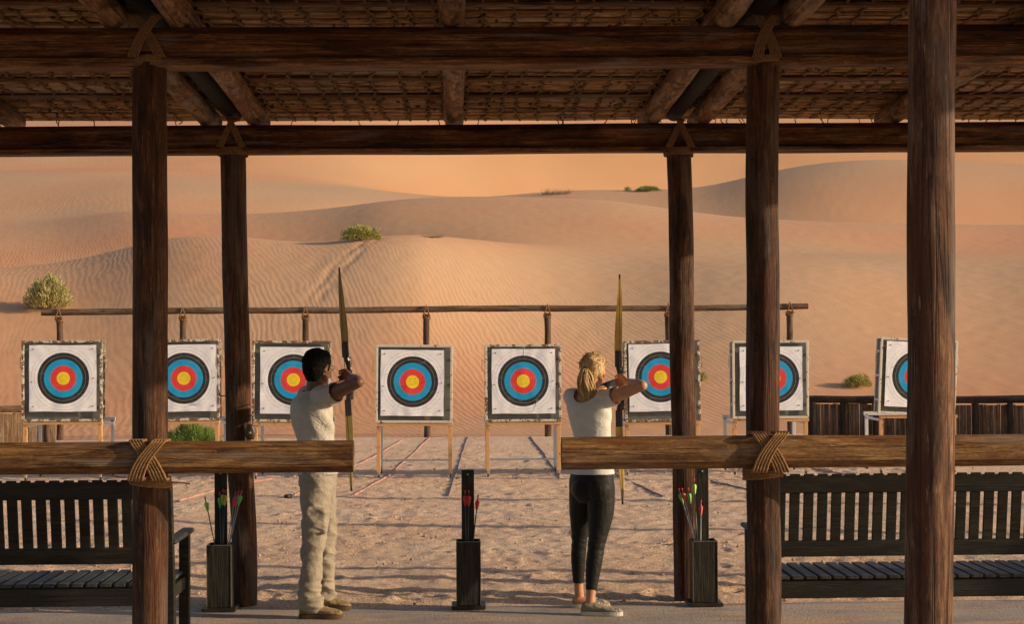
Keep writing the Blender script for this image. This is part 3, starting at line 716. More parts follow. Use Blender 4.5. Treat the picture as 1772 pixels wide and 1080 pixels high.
def worn_paint(name, paint, rust, amt, scale=16):
    m, nt, b = mat(name, 0.65, 0.3)
    v = mapping(nt, (1,1,1)); n = noise(nt, v, scale, 6, 0.72); n2 = noise(nt, v, scale*4, 3, 0.6)
    r = ramp(nt, n, [(amt, (1,1,1)), (amt+0.035, (0,0,0))]).outputs[0]
    rc = ramp(nt, n2, [(0.3, tuple(x*0.45 for x in rust)), (0.7, rust)]).outputs[0]
    c = mixc(nt, r, mixc(nt, 0.4, paint, ramp(nt, n2, [(0.3,(0.55,0.5,0.42)),(0.6,paint)]).outputs[0]), rc)
    nt.links.new(c, b.inputs['Base Color']); bump(nt, b, math_(nt,'SUBTRACT',1.0,r), 0.003, 1); return m
frames = [worn_paint('chipped_white_paint', (0.64,0.58,0.48), (0.24,0.13,0.075), a_) for a_ in (0.50, 0.46, 0.38)]
legm = worn_paint('orange_rusty_paint', (0.64,0.32,0.10), (0.25,0.11,0.05), 0.36)
legw = worn_paint('grey_rear_paint', (0.66,0.68,0.70), (0.34,0.32,0.30), 0.33)
foam = plain('grey_foam', (0.17,0.165,0.145), 0.9, 0.1, 0.18, 14, 0.004)
foamd = plain('dark_side_board', (0.05,0.045,0.045), 0.8)
rub = plain('caster_rubber', (0.04,0.035,0.03), 0.6); zinc = plain('zinc', (0.35,0.33,0.30), 0.5, 0.4, metal=0.5)
pinm = plain('dark_pin', (0.02,0.02,0.03), 0.4)
def target(cpx, cpy, x0, x1, y0, y1, pap, fi, label, tilt=0.0, yaw=0.0, seed=0, Y=21.4, legcol=None):
    "x0..y1: frame outline in the photo, pap: paper outline"
    c = P((x0+x1)/2, (y0+y1)/2, Y); W = (x1-x0)*Y/F; Hh = (y1-y0)*Y/F
    root = thing('archery_target', label, 'archery target', (c.x, Y, 0.0), 'archery targets on wheeled stands across the range')
    R = Matrix.Rotation(yaw, 3, 'Z') @ Matrix.Rotation(tilt, 3, 'Y')
    O = V((c.x, Y, c.z)); T = lambda x, y, z: O + R @ V((x, y, z))
    b = 0.031; dp = 0.17
    mb = MB()
    for (cx_, cz_, sx_, sz_) in ((0, Hh/2-b/2, W, b), (0, -Hh/2+b/2, W, b), (-W/2+b/2, 0, b, Hh-2*b), (W/2-b/2, 0, b, Hh-2*b)):
        mb.box(T(cx_, -0.006, cz_), (sx_, 0.028, sz_), R, 0.003)
    # side straps linking front and rear edges
    for sx_ in (-1, 1):
        mb.box(T(sx_*(W/2-0.006), dp-0.012, 0), (0.012, 0.024, Hh-0.01), R)
        for zz in (-0.32, 0, 0.32): mb.box(T(sx_*(W/2-0.004), dp/2, zz*Hh/1.0), (0.008, dp-0.04, 0.03), R)
        mb.tube([T(sx_*(W/2+0.00), 0.06, 0.30*Hh), T(sx_*(W/2+0.035), 0.06, 0.29*Hh), T(sx_*(W/2+0.035), 0.06, 0.16*Hh), T(sx_*(W/2+0.00), 0.06, 0.15*Hh)], 0.004, 6)
    mb.box(T(0, dp-0.012, Hh/2-0.006), (W-0.03, 0.024, 0.012), R)
    mb.build('frame', frames[fi], root)
    mb = MB(); mb.box(T(0, dp/2+0.01, 0), (W-0.03, dp-0.05, Hh-0.03), R); mb.build('foam_butt', foam, root)
    # paper, gently buckled
    pc = P((pap[0]+pap[1])/2, (pap[2]+pap[3])/2, Y); pw = (pap[1]-pap[0])*Y/F; ph = (pap[3]-pap[2])*Y/F
    N = 26; me = bpy.data.meshes.new('target_face'); vs = []; uv = []
    cr = P(cpx, cpy, Y); rr = 0.885   # printed sheet centred on the rings
    rx, rz = cr.x-O.x, cr.z-O.z; ox, oz = pc.x-O.x, pc.z-O.z
    for j in range(N+1):
        for i in range(N+1):
            a_, c_ = i/N, j/N
            x = ox+(a_-0.5)*pw; z = oz+(c_-0.5)*ph
            e = 0.010*mnoise.noise(V((a_*3+seed*5, c_*1.2, seed)))+0.006*mnoise.noise(V((a_*7, c_*6, seed*3)))
            edge = max(abs(a_-0.5), abs(c_-0.5))*2; e += 0.010*max(0, edge-0.85)/0.15*mnoise.noise(V((a_*5, c_*5, seed+2)))
            x += 0.006*mnoise.noise(V((c_*2.5, seed, 1)))*(2*a_-1); z += 0.006*mnoise.noise(V((a_*2.5, seed, 4)))
            p = T(x, -0.0025+0.018-0.02-0.010-abs(e)*1.0, z) ; vs.append((p.x-root.location.x, p.y-root.location.y, p.z-root.location.z))
            uv.append(((x-rx)/rr+0.5, (z-rz)/rr+0.5))
    fs = [(j*(N+1)+i, j*(N+1)+i+1, (j+1)*(N+1)+i+1, (j+1)*(N+1)+i) for j in range(N) for i in range(N)]
    me.from_pydata(vs, [], fs); ul = me.uv_layers.new(name='UVMap')
    for l in me.loops: ul.data[l.index].uv = uv[l.vertex_index]
    me.materials.append(face_mat(seed)); me.shade_smooth(); fo = bpy.data.objects.new('target_face', me); C.objects.link(fo); fo.parent = root
    for (sx_, sz_) in ((-.44,.44),(.44,.44),(.44,-.42),(-.44,-.42),(.46,0.0),(-.46,-0.05)):
        mb = MB(); q = T(ox+sx_*pw, -0.022, oz+sz_*ph); mb.sphere(q, (0.008,0.006,0.008), 8, 5); sub(mb, 'pin', pinm, fo, root)
    # shelf and stand
    zb = c.z-Hh/2; gz = 0.0; lf = legcol or legm
    mb = MB(); mb.box((c.x+0.01, Y+0.02, zb-0.022), (W-0.02, 0.05, 0.036), None, 0.003); mb.build('shelf', lf, root)
    dY = 0.80
    for sx_ in (-1, 1):
        lx = c.x+sx_*(W/2-0.035)
        mb = MB(); mb.bar((lx, Y+0.035, 0.075), (lx, Y+0.035, zb-0.040), 0.048, 0.040, V((0,1,0)), 0.002); mb.build('leg', lf, root)
        mb = MB(); mb.bar((lx, Y+dY, 0.075), (lx, Y+dY, zb-0.02), 0.040, 0.036, V((0,1,0)), 0.002); mb.build('rear_leg', legw, root)
        mb = MB(); mb.bar((lx, Y+0.05, zb-0.062), (lx, Y+dY-0.02, zb-0.062), 0.024, 0.03); mb.build('side_bar', legw, root); mb = MB(); mb.bar((lx, Y+0.05, 0.16), (lx, Y+dY-0.02, 0.16), 0.02, 0.02); mb.build('side_bar', legw, root)
        for yy in (Y+0.035, Y+dY):
            mb = MB(); mb.box((lx, yy, 0.058), (0.030, 0.034, 0.034), None, 0.003); cs = mb.build('caster', zinc, root)
            mb = MB(); mb.tube([(lx-0.010, yy+0.01, 0.028), (lx+0.010, yy+0.01, 0.028)], 0.028, 14); sub(mb, 'wheel', rub, cs, root)
    mb = MB(); mb.bar((c.x-W/2+0.0, Y+dY, zb-0.01), (c.x+W/2-0.0, Y+dY, zb-0.01), 0.036, 0.05); mb.build('crossbar', legw, root); mb = MB(); mb.bar((c.x-W/2+0.05, Y+dY, 0.17), (c.x+W/2-0.05, Y+dY, 0.17), 0.018, 0.022); mb.build('crossbar', legw, root)
    return root, T, W, Hh
target(110, 655, 39, 176, 590, 729, (52,166.5,598,712), 0, 'rust-flaked target left of the left front column, leftmost of the eight', 0, 0.0, 1)
target(318.5, 655, 247, 379, 588, 728, (259,375,597,712), 0, 'target with a black peg in its side, between the two left columns', -0.01, 0, 2)
t3 = target(508, 657.5, 437, 571, 590, 730, (451,560,601,716), 0, 'target partly hidden behind the man in the pale shirt', 0.012, 0.0, 3)
target(714, 661, 650, 783, 597, 732, (659,768,606,720), 2, 'clean white-framed target just right of the man\'s bow, its foam bare on the right', 0.012, 0.0, 4)
t5 = target(905.5, 659.5, 839, 971, 596, 730, (851,961,604,716), 1, 'target just left of the woman, with arrow marks above and below its rings', 0, 0.0, 5)
t6 = target(1143, 652.5, 1080, 1212, 589, 730, (1088,1198,595,712), 0, 'target directly right of the woman\'s bow, half behind the right rear column', -0.01, 0, 6)
target(1339, 655, 1266, 1400, 589, 725, (1279,1389,600,711), 2, 'white-framed target cut by the right front column', 0, 0.02, 7)
target(1586, 652, 1519, 1657, 586, 719, (1530,1643,592,706), 2, 'tilted white-framed target cut by the nearest column, rightmost of the eight', 0.052, 0.05, 8)
# pegs / spent arrows in targets 2,5,6
for (pxa, pya, pxb, pyb, lab) in ((380, 685, 392, 685.5, 'short black peg sticking out of the target between the left columns'),):
    a_, b_ = P(pxa, pya, 21.3), P(pxb, pyb, 21.3); mb = MB(); mb.tube([a_+V((0,0.02,0.03)), a_, b_], 0.008, 8)
    tag(mb.build('peg', pinm, None, True, loc=a_), lab, 'peg')
for (pxa, pya, pxb, pyb, lab) in ((905, 622, 906, 600, 'spent arrow stuck in the upper edge of the rings left of the woman'), (922, 711, 930, 692, 'spent arrow stuck low in the paper left of the woman')):
    a_, b_ = P(pxa, pya, 21.37), P(pxb, pyb, 20.9); arrow(a_, b_, carbon, gm2, nr, lab, None)
# ------------------------------------------------------------------ far rail
YB = 30.6
fr = thing('rail_fence', 'long log rail on posts standing behind the row of targets', 'rail fence', (0, YB, 0))
a_, b_ = P(72, 541, YB), P(1398, 530, YB); log(a_, b_, 0.060, 0.055, farw, 'rail', fr, 12, 0.02, 0, 90, 4)
for px in (103, 317, 529, 738, 947, 1156, 1366):
    t_ = (px-72)/(1398-72); tp = P(px, 541-11*t_+8, YB+0.0); o = log((tp.x, YB, -0.1), (tp.x, YB, tp.z), 0.062, 0.058, farwz, 'post', fr, 12, 0.012, 0, 20, px)
    mb = MB(); 
    for s_ in (-1, 1):
        for k in range(3): mb.tube([V((tp.x+s_*0.07+k*0.014*-s_, YB-0.07, tp.z-0.05)), V((tp.x+s_*0.03, YB-0.08, tp.z+0.06)), V((tp.x, YB-0.07, tp.z+0.15)), V((tp.x, YB, tp.z+0.16))], 0.010, 5)
    rope_wrap(mb, V((tp.x, YB, 0)), 0.066, tp.z-0.09, tp.z-0.03, 3, 0.010); sub(mb, 'rope_lashing', ropem, o, fr, True)
# low plank fences
def plank_fence(name, label, A_, B_, ztop, pm, postm, topm, posts):
    root = thing(name, label, 'fence', ((A_[0]+B_[0])/2, (A_[1]+B_[1])/2, 0))
    A3, B3 = V((*A_, 0)), V((*B_, 0)); d = B3-A3; L = d.length; d.normalize(); nrm = V((-d.y, d.x, 0))
    mb = MB(); s_ = 0
    while s_ < L:
        w = random.uniform(0.045, 0.075); hh = ztop-0.06-random.uniform(0, 0.03); c = A3+d*(s_+w/2)
        mb.bar(c+nrm*random.uniform(0, .012)+V((0,0,-0.05)), c+V((random.uniform(-.006,.006), 0, hh)), w*0.94, 0.02, V((0,1,0))); s_ += w
    mb.build('plank_panel', pm, root)
    for p in posts:
        c = A3+d*(p*L)-nrm*0.05; log(c+V((0,0,-0.1)), c+V((0,0,ztop-0.02)), 0.045, 0.045, postm, 'post', root, 10, 0.008, 0, 12, p*9)
    log(A3-nrm*0.05+V((0,0,ztop)), B3-nrm*0.05+V((0,0,ztop)), 0.062, 0.06, topm, 'top_log', root, 12, 0.02, 0, 50, 2)
darkz = wood('fence_post_dark', 'z', (0.01,0.007,0.005), (0.035,0.022,0.014), (0.08,0.05,0.03), 30)
Yf = 27.6; xa = P(1400, 700, Yf).x
plank_fence('plank_fence', 'long low dark plank fence behind the rightmost targets', (xa, Yf), (12.6, 25.6), 0.74, fencew, darkz, fencedark, [0.003+0.075*k for k in range(14)])
xa = P(104, 750, 29.2).x
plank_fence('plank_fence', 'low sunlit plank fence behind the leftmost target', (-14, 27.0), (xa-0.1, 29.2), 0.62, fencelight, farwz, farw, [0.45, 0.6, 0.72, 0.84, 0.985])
# ------------------------------------------------------------------ lane ropes
red = plain('faded_red_hose', (0.42,0.23,0.18), 0.9, 0.15, 0.35, 6, stretch=(1,1,1)); grey = plain('weathered_lane_pipe', (0.24,0.17,0.15), 0.8, 0.2, 0.3, 6)
def lane(pts, m, label, r=0.012, seg=8):
    ps = [G(*p)+V((0,0,r*0.35)) for p in pts]; full = []
    for p, q in zip(ps, ps[1:]):
        for i in range(12): full.append(p.lerp(q, i/12)+V((0.012*mnoise.noise(V((i*0.3, p.x, 0))), 0, 0.006*mnoise.noise(V((i*0.5, p.x, 3))))))
    full.append(ps[-1]); mb = MB(); mb.tube(full, r, seg); tag(mb.build('lane_pipe', m, None, True, loc=ps[0]), label, 'lane marker', 'lane markers lying on the sand')
lane([(697,762),(640,795),(570,826),(503,862)], red, 'reddish lane pipe running from behind the man to a black end by his bow')
lane([(744,758),(705,795),(670,826),(612,858)], red, 'reddish lane pipe under the white-framed target beside the man\'s bow')
lane([(810,757),(803,775),(792,812),(776,860)], grey, 'lane pipe ending just left of the middle arrow box')
lane([(917,757),(940,785),(955,808),(968,828)], grey, 'grey lane pipe curving down to the cut end of the right handrail')
lane([(1040,806),(1085,832),(1148,861)], grey, 'grey lane pipe emerging right of the woman\'s hip')
lane([(1150,800),(1235,835),(1330,856)], grey, 'grey lane pipe between the right rear and right front columns')
lane([(1330,800),(1407,812),(1475,824),(1560,838)], red, 'reddish lane pipe just above the right bench back')
lane([(130,817),(205,826),(330,838)], red, 'reddish lane pipe beside the left front column lashing')
lane([(470,830),(400,842),(310,868)], red, 'reddish lane pipe crossing the sand behind the left arrow box')
mb = MB(); p = G(503, 862); mb.tube([p+V((0,0,0.018)), p+V((-0.05,-0.07,0.018))], 0.027, 10); tag(mb.build('pipe_cap', pinm, None, True, loc=p), 'black cap on the end of the lane pipe beside the man', 'pipe cap')
# ------------------------------------------------------------------ bushes
def leafm(name, c0, c1_):
    m, nt, b = mat(name, 0.7, 0.2)
    n = noise(nt, mapping(nt, (1,1,1)), 6, 3); n2 = nd(nt, 'ShaderNodeObjectInfo')
    c = ramp(nt, n, [(0.3, c0), (0.7, c1_)]).outputs[0]; nt.links.new(c, b.inputs['Base Color'])
    b.inputs['Subsurface Weight'].default_value = 0.0
    return m
lf1 = leafm('yellow_green_leaves', (0.19,0.20,0.045), (0.42,0.42,0.12)); lf2 = leafm('green_leaves', (0.10,0.16,0.03), (0.28,0.36,0.09)); lf3 = leafm('olive_leaves', (0.27,0.24,0.09), (0.48,0.42,0.18))
dry = plain('dry_twig', (0.22,0.15,0.09), 0.9)
def bush(px, py, wpx, hpx, m, label, n=2600, pos=None, name='desert_bush', flat=1.0, loose=0.0):
    p = pos or hit(px, py); s = F/p.y; w = wpx/s/2; h = hpx/s
    root = thing(name, label, 'bush', (p.x, p.y, p.z-0.03)); mb = MB(); st = MB(); rnd = random.Random(px)
    for i in range(int(n*1.6)):
        th_ = rnd.uniform(0, 2*math.pi); dz = rnd.random()**0.8; q_ = math.sqrt(max(0, 1-dz*dz)); dv = V((math.cos(th_)*q_, math.sin(th_)*q_, dz))
        lump = 1+0.30*mnoise.noise(dv*2.6+V((px*0.1,0,0)))+0.16*mnoise.noise(dv*6+V((0,px*0.1,0)))
        r = (0.35+0.65*rnd.random()**0.45)*lump*0.92
        c = V((p.x+dv.x*r*w, p.y+dv.y*r*w, p.z+max(0.0, (dv.z*r*0.90)*h)))
        o = V((c.x-p.x, c.y-p.y, (c.z-p.z)+0.3*h)).normalized()+V((rnd.uniform(-.5,.5), rnd.uniform(-.5,.5), rnd.uniform(-.2,.6)))
        o.normalize(); sd_ = o.cross(V((rnd.uniform(-1,1), rnd.uniform(-1,1), rnd.uniform(-1,1)))).normalized()
        L = rnd.uniform(0.06, 0.14)*max(w, h)*(1+loose); W_ = L*(0.10 if not loose else 0.035)
        mb.add([c-sd_*W_, c+sd_*W_, c+o*L*0.6+sd_*W_*0.8, c+o*L, c+o*L*0.6-sd_*W_*0.8], [(0,1,2,3,4)])
    for i in range(26):
        th_ = rnd.uniform(0, 2*math.pi); q = V((p.x+math.cos(th_)*w*rnd.uniform(.2,.8), p.y+math.sin(th_)*w*rnd.uniform(.2,.8), p.z+h*rnd.uniform(.4,.85)))
        b0 = V((p.x, p.y, p.z-0.03)); mid = b0.lerp(q, 0.5)+V((0,0,h*0.06)); st.tube([b0, mid, q], [0.02*w+0.006, 0.012*w+0.004, 0.004], 5)
    st.build('stems', dry, root); mb.build('foliage', m, root)
bush(84, 537, 84, 62, lf3, 'round dusty olive bush on the dune at the far left')
bush(625, 417, 76, 29, lf1, 'yellow-green bush on the dune crest above the man\'s bow')
bush(1086, 331, 16, 10, lf2, 'smaller left green tuft on the far dune ridge', 700)
bush(1121, 331, 48, 9, lf2, 'longer right green shrub on the far dune ridge', 1400)
bush(1484, 672, 56, 25, lf1, 'low green bush at the dune foot between the two rightmost targets')
bush(1214, 662, 24, 18, lf1, 'pale green bush half hidden beside the target at the right rear column', 900)
bush(330, 770, 105, 44, lf2, 'bright green bush under the target between the left columns', 9000, pos=V((*P(334, 770, 28.6).xy, -0.05)), loose=0.4)
# dead bush
def dead(px, py, w, h, label):
    p = hit(px, py); s = F/p.y; st = MB(); rnd = random.Random(4)
    for i in range(int(110*w/46)+12):
        x = rnd.uniform(-.5,.5)*w/s; b0 = p+V((x, rnd.uniform(-.5,.5), -0.05)); q = b0+V((rnd.uniform(-.4,.5), rnd.uniform(-.3,.3), rnd.uniform(.2,1)*h/s)); mid = b0.lerp(q, .5)+V((rnd.uniform(-.1,.1),0,0))
        st.tube([b0, mid, q], [0.016, 0.010, 0.004], 4)
    tag(st.build('dead_bush', dry, None, loc=p), label, 'bush')
dead(962, 336, 46, 12, 'dry leafless brush on the far dune crest')
dead(742, 410, 14, 4, 'tiny dry tuft on the near dune crest right of the bush')
# pebbles
mb = MB(); rnd = random.Random(3)
for i in range(1500):
    y = 11.1+17*rnd.random()**1.3; x = rnd.uniform(-0.34, 0.40)*y; r = rnd.uniform(0.005, 0.016)
    mb.sphere((x, y, 0.004), (r*1.2, r, r*0.8), 6, 4, Matrix.Rotation(rnd.uniform(0,3), 3, 'Z'))
tag(mb.build('pebbles', plain('pebble', (0.42,0.30,0.22), 0.9, 0.2, 0.5, 3), None), 'small stones scattered over the sand', 'pebbles', kind='stuff')
# joint in the concrete
# ------------------------------------------------------------------ people
def skinmat(name, col, rough=0.5):
    m, nt, b = mat(name, rough, 0.4)
    n = noise(nt, mapping(nt, (1,1,1)), 18, 4, 0.6)
    c = ramp(nt, n, [(0.3, tuple(x*0.82 for x in col)), (0.7, tuple(x*1.1 for x in col))]).outputs[0]
    nt.links.new(c, b.inputs['Base Color']); b.inputs['Subsurface Weight'].default_value = 0.06; b.inputs['Subsurface Radius'].default_value = (0.02, 0.008, 0.004)
    return m
def cloth(name, col, weave=420, bd=0.0006, rough=0.85, var=0.10, wrk=0.05):
    m, nt, b = mat(name, rough, 0.15)
    v = mapping(nt, (1,1,1)); n = noise(nt, v, 9, 4, 0.6); f = noise(nt, v, weave, 2, 0.6)
    c = ramp(nt, n, [(0.3, tuple(x*(1-var) for x in col)), (0.7, tuple(min(1, x*(1+var)) for x in col))]).outputs[0]
    c = mixc(nt, 0.25, c, ramp(nt, f, [(0.35,(0.75,)*3),(0.65,(1.1,)*3)]).outputs[0], 'MULTIPLY')
    nt.links.new(c, b.inputs['Base Color']); b.inputs['Sheen Weight'].default_value = 0.12
    rg = math_(nt, 'ABSOLUTE', math_(nt, 'SUBTRACT', noise(nt, mapping(nt, (1,1,1.5), rot=(0.5,0.6,0.3)), 7, 3, 0.5, 1.2), 0.5))
    wn = bump(nt, b, rg, wrk, 1); bump(nt, b, f, bd*3, 0.6, wn)
    return m
def cap(mb, a, b, ra, rb, seg=16, steps=5, flat=None):
    "tapered limb segment with round ends"
    a, b = V(a), V(b); d = (b-a); L = d.length; t = d/L; pts = []; rs = []
    for i in range(6): 
        q = i/6*math.pi/2; pts.append(a - t*ra*math.cos(q)*0.98); rs.append(max(0.0008, ra*math.sin(q)))
    for i in range(steps+1): k = i/steps; pts.append(a+d*k); rs.append(ra+(rb-ra)*k)
    for i in range(1, 7):
        q = i/6*math.pi/2; pts.append(b + t*rb*math.sin(q)*0.98); rs.append(max(0.0008, rb*math.cos(q)))
    mb.tube(pts, rs, seg, True, flat)
def chain(mb, pts, rad, seg=16, sub_=6):
    "smooth limb through joints with Catmull-Rom, round ends"
    pts = [V(p) for p in pts]; n = len(pts); P_ = []; R_ = []
    for i in range(n-1):
        p0, p1, p2, p3 = pts[max(i-1,0)], pts[i], pts[i+1], pts[min(i+2,n-1)]
        for k in range(sub_):
            t = k/sub_; P_.append(0.5*((2*p1)+(p2-p0)*t+(2*p0-5*p1+4*p2-p3)*t*t+(3*p1-p0-3*p2+p3)*t**3))
            r0_, r1_, r2_, r3_ = rad[max(i-1,0)], rad[i], rad[i+1], rad[min(i+2,n-1)]
            R_.append(max(0.002, 0.5*((2*r1_)+(r2_-r0_)*t+(2*r0_-5*r1_+4*r2_-r3_)*t*t+(3*r1_-r0_-3*r2_+r3_)*t**3)))
    P_.append(pts[-1]); R_.append(rad[-1])
    t0 = (P_[0]-P_[1]).normalized(); t1 = (P_[-1]-P_[-2]).normalized(); A_ = []; B_ = []; RA = []; RB = []
    for i in range(5):
        q = i/5*math.pi/2; A_.append(P_[0]+t0*R_[0]*math.cos(q)); RA.append(max(0.0008, R_[0]*math.sin(q)))
        q = (i+1)/5*math.pi/2; B_.append(P_[-1]+t1*R_[-1]*math.sin(q)); RB.append(max(0.0008, R_[-1]*math.cos(q)))
    mb.tube(A_+P_+B_, RA+R_+RB, seg)
def ell(mb, secs, seg=28, pw=1.0):
    "closed stack of elliptical sections: (centre, half lateral, half front-back, facing angle)"
    rings = []
    for (c, a, b, ang) in secs:
        c = V(c); f = V((math.cos(ang), math.sin(ang), 0)); l = V((math.sin(ang), -math.cos(ang), 0)); ring = []
        for j in range(seg):
            q = 2*math.pi*j/seg; cs, sn = math.cos(q), math.sin(q)
            ring.append(c+l*a*math.copysign(abs(cs)**pw, cs)+f*b*math.copysign(abs(sn)**pw, sn))
        rings.append(ring)
    mb.loft(rings)
def catsecs(secs, m=5):
    out = []
    n = len(secs)
    for i in range(n-1):
        q = [secs[max(i-1,0)], secs[i], secs[i+1], secs[min(i+2,n-1)]]
        for k in range(m):
            t = k/m
            def cr(a, b, c, d): return 0.5*((2*b)+(c-a)*t+(2*a-5*b+4*c-d)*t*t+(3*b-a-3*c+d)*t**3)
            out.append((V([cr(*[V(s[0])[j] for s in q]) for j in range(3)]), cr(*[s[1] for s in q]), cr(*[s[2] for s in q]), cr(*[s[3] for s in q])))
    out.append((V(secs[-1][0]),)+tuple(secs[-1][1:])); return out
def fuse(mb, name, material, root, voxel=0.006, sm=4, fac=0.5, disp=None, part=None, cut=None):
    "one continuous skin over the overlapping volumes"
    me = bpy.data.meshes.new(name+'_src'); me.from_pydata(mb.v, [], mb.f); me.update()
    o = bpy.data.objects.new(name+'_src', me); C.objects.link(o)
    r = o.modifiers.new('r', 'REMESH'); r.mode = 'VOXEL'; r.voxel_size = voxel; r.use_smooth_shade = True
    s = o.modifiers.new('s', 'SMOOTH'); s.factor = fac; s.iterations = sm
    dg = bpy.context.evaluated_depsgraph_get(); ev = o.evaluated_get(dg); nm = bpy.data.meshes.new_from_object(ev)
    bpy.data.objects.remove(o); bpy.data.meshes.remove(me)
    if disp:
        nn = len(nm.vertices); no = [v.normal.copy() for v in nm.vertices]
        for v, q in zip(nm.vertices, no): v.co = v.co + q*disp(v.co)
    if cut is not None:
        import bmesh
        bm = bmesh.new(); bm.from_mesh(nm); bmesh.ops.delete(bm, geom=[f for f in bm.faces if cut(f.calc_center_median())], context='FACES'); bm.to_mesh(nm); bm.free()
    b = root.location
    nm.transform(Matrix.Translation(-b)); nm.name = name; nm.materials.clear(); nm.materials.append(material); nm.shade_smooth()
    ob = bpy.data.objects.new(name, nm); C.objects.link(ob); ob.parent = part or root
    return ob
def hand(mb, W, d, n, curls, sc=1.0, side=1, thumb=(0.6, 0.5), spread=0.0):
    "palm, four bent fingers of unequal length and an opposed thumb; d towards knuckles, n out of the palm"
    W = V(W); d = V(d).normalized(); n = (V(n)-d*V(n).dot(d)).normalized(); l = d.cross(n)*side
    Ln = [0.042, 0.047, 0.044, 0.034]; kn = []
    for i in range(4):
        k = W + d*(0.086-abs(i-1.2)*0.004)*sc + l*(1.5-i)*0.0200*sc; kn.append(k)
        cap(mb, W+l*(1.5-i)*0.011*sc+d*0.01, k, 0.0125*sc, 0.0108*sc, 10, 3)
    cap(mb, W-d*0.01*sc, W+d*0.05*sc, 0.021*sc, 0.017*sc, 12, 3, (1, 1))
    for i in range(4):
        p = kn[i]; ang = 0; c = curls[i] if hasattr(curls, '__len__') else curls
        for j, (f_, r_) in enumerate(((1, 0.0092), (0.62, 0.0084), (0.48, 0.0074))):
            ang += c*(0.85, 1.15, 0.75)[j]; dv = d*math.cos(ang)+n*math.sin(ang)+l*(1.5-i)*0.06*spread; q = p+dv*Ln[i]*f_*sc
            cap(mb, p, q, r_*sc, (r_-0.0008)*sc, 10, 2); p = q
    p = W+d*0.022*sc+l*0.020*sc; q = p+(d*0.55+l*0.62+n*thumb[0]*0.6).normalized()*0.040*sc; cap(mb, p, q, 0.0145*sc, 0.0110*sc, 10, 2)
    r_ = q+(d*0.75+l*0.1+n*thumb[1]).normalized()*0.032*sc; cap(mb, q, r_, 0.0105*sc, 0.0092*sc, 10, 2)
    cap(mb, r_, r_+(d*0.7-l*0.25+n*thumb[1]).normalized()*0.024*sc, 0.0092*sc, 0.0075*sc, 10, 2)
def head(mb, c, face, k=1.0, pitch=0.0):
    "skull, jaw, nose, lips, brow, ears; c = centre of the skull"
    c = V(c); f = V((math.cos(face), math.sin(face), 0)); l = V((math.sin(face), -math.cos(face), 0)); u_ = V((0,0,1))
    R = Matrix((l, f, u_)).transposed(); T = lambda x, y, z: c+(l*x+f*y+u_*z)*k
    mb.sphere(T(0, -0.012, 0.028), (0.076*k, 0.094*k, 0.088*k), 24, 16, R)
    mb.sphere(T(0, 0.022, 0.005), (0.068*k, 0.068*k, 0.080*k), 20, 14, R)
    mb.sphere(T(0, 0.032, -0.050), (0.052*k, 0.052*k, 0.050*k), 20, 12, R)
    mb.sphere(T(0, 0.058, -0.088), (0.024*k, 0.022*k, 0.018*k), 14, 10, R)
    for s in (-1, 1):
        cap(mb, T(s*0.050, -0.002, -0.055), T(s*0.016, 0.062, -0.092), 0.020*k, 0.015*k, 10, 3)
        mb.sphere(T(s*0.040, 0.062, -0.020), (0.020*k, 0.016*k, 0.016*k), 10, 8, R)          # cheek
        cap(mb, T(s*0.012, 0.083, 0.020), T(s*0.048, 0.066, 0.020), 0.010*k, 0.009*k, 8, 2)  # brow
        mb.sphere(T(s*0.031, 0.074, 0.002), (0.0125*k, 0.011*k, 0.010*k), 10, 8, R)          # eyelids
        # ear: outer rim and lobe
        e = [T(s*(0.070+0.012*math.sin(q)), -0.006-0.014*math.cos(q+0.4), -0.006+0.030*math.sin(q)) for q in [i*math.pi*1.5/8-0.9 for i in range(9)]]
        chain(mb, e, [0.0052*k]*9, 8, 2); mb.sphere(T(s*0.074, -0.004, -0.008), (0.006*k, 0.014*k, 0.024*k), 8, 8, R)
        mb.sphere(T(s*0.0095, 0.094, -0.030), (0.0085*k, 0.010*k, 0.0075*k), 8, 6, R)       # nostril
    cap(mb, T(0, 0.085, 0.012), T(0, 0.104, -0.026), 0.0075*k, 0.0110*k, 10, 3)
    cap(mb, T(-0.018, 0.082, -0.054), T(0.018, 0.082, -0.054), 0.0062*k, 0.0062*k, 8, 3)
    cap(mb, T(-0.014, 0.081, -0.064), T(0.014, 0.081, -0.064), 0.0070*k, 0.0070*k, 8, 3)
    return T, R
def eyes(T, R, root, k=1.0):
    for s in (-1, 1):
        mb = MB(); mb.sphere(T(s*0.031, 0.0795, 0.002), (0.0095*k,)*3, 12, 8, R); e = mb.build('eye', plain('eye_white', (0.7,0.66,0.62), 0.2, 0.5, 0.02), root, True)
        mb = MB(); mb.sphere(T(s*0.031, 0.0862, 0.002), (0.0042*k, 0.0035*k, 0.0042*k), 10, 6, R); sub(mb, 'iris', pinm, e, root, True)
def wr(sx, sy, sz, amp, seed, fine=0.0):
    def f(p):
        q = V((p.x*sx, p.y*sy, p.z*sz))+V((seed, seed*2, 0))
        a_ = 1-abs(mnoise.noise(q))*2.6; b_ = mnoise.noise(q*2.3+V((3,3,3)))
        return amp*(max(a_, -0.4)*0.7+b_*0.5)
    return f
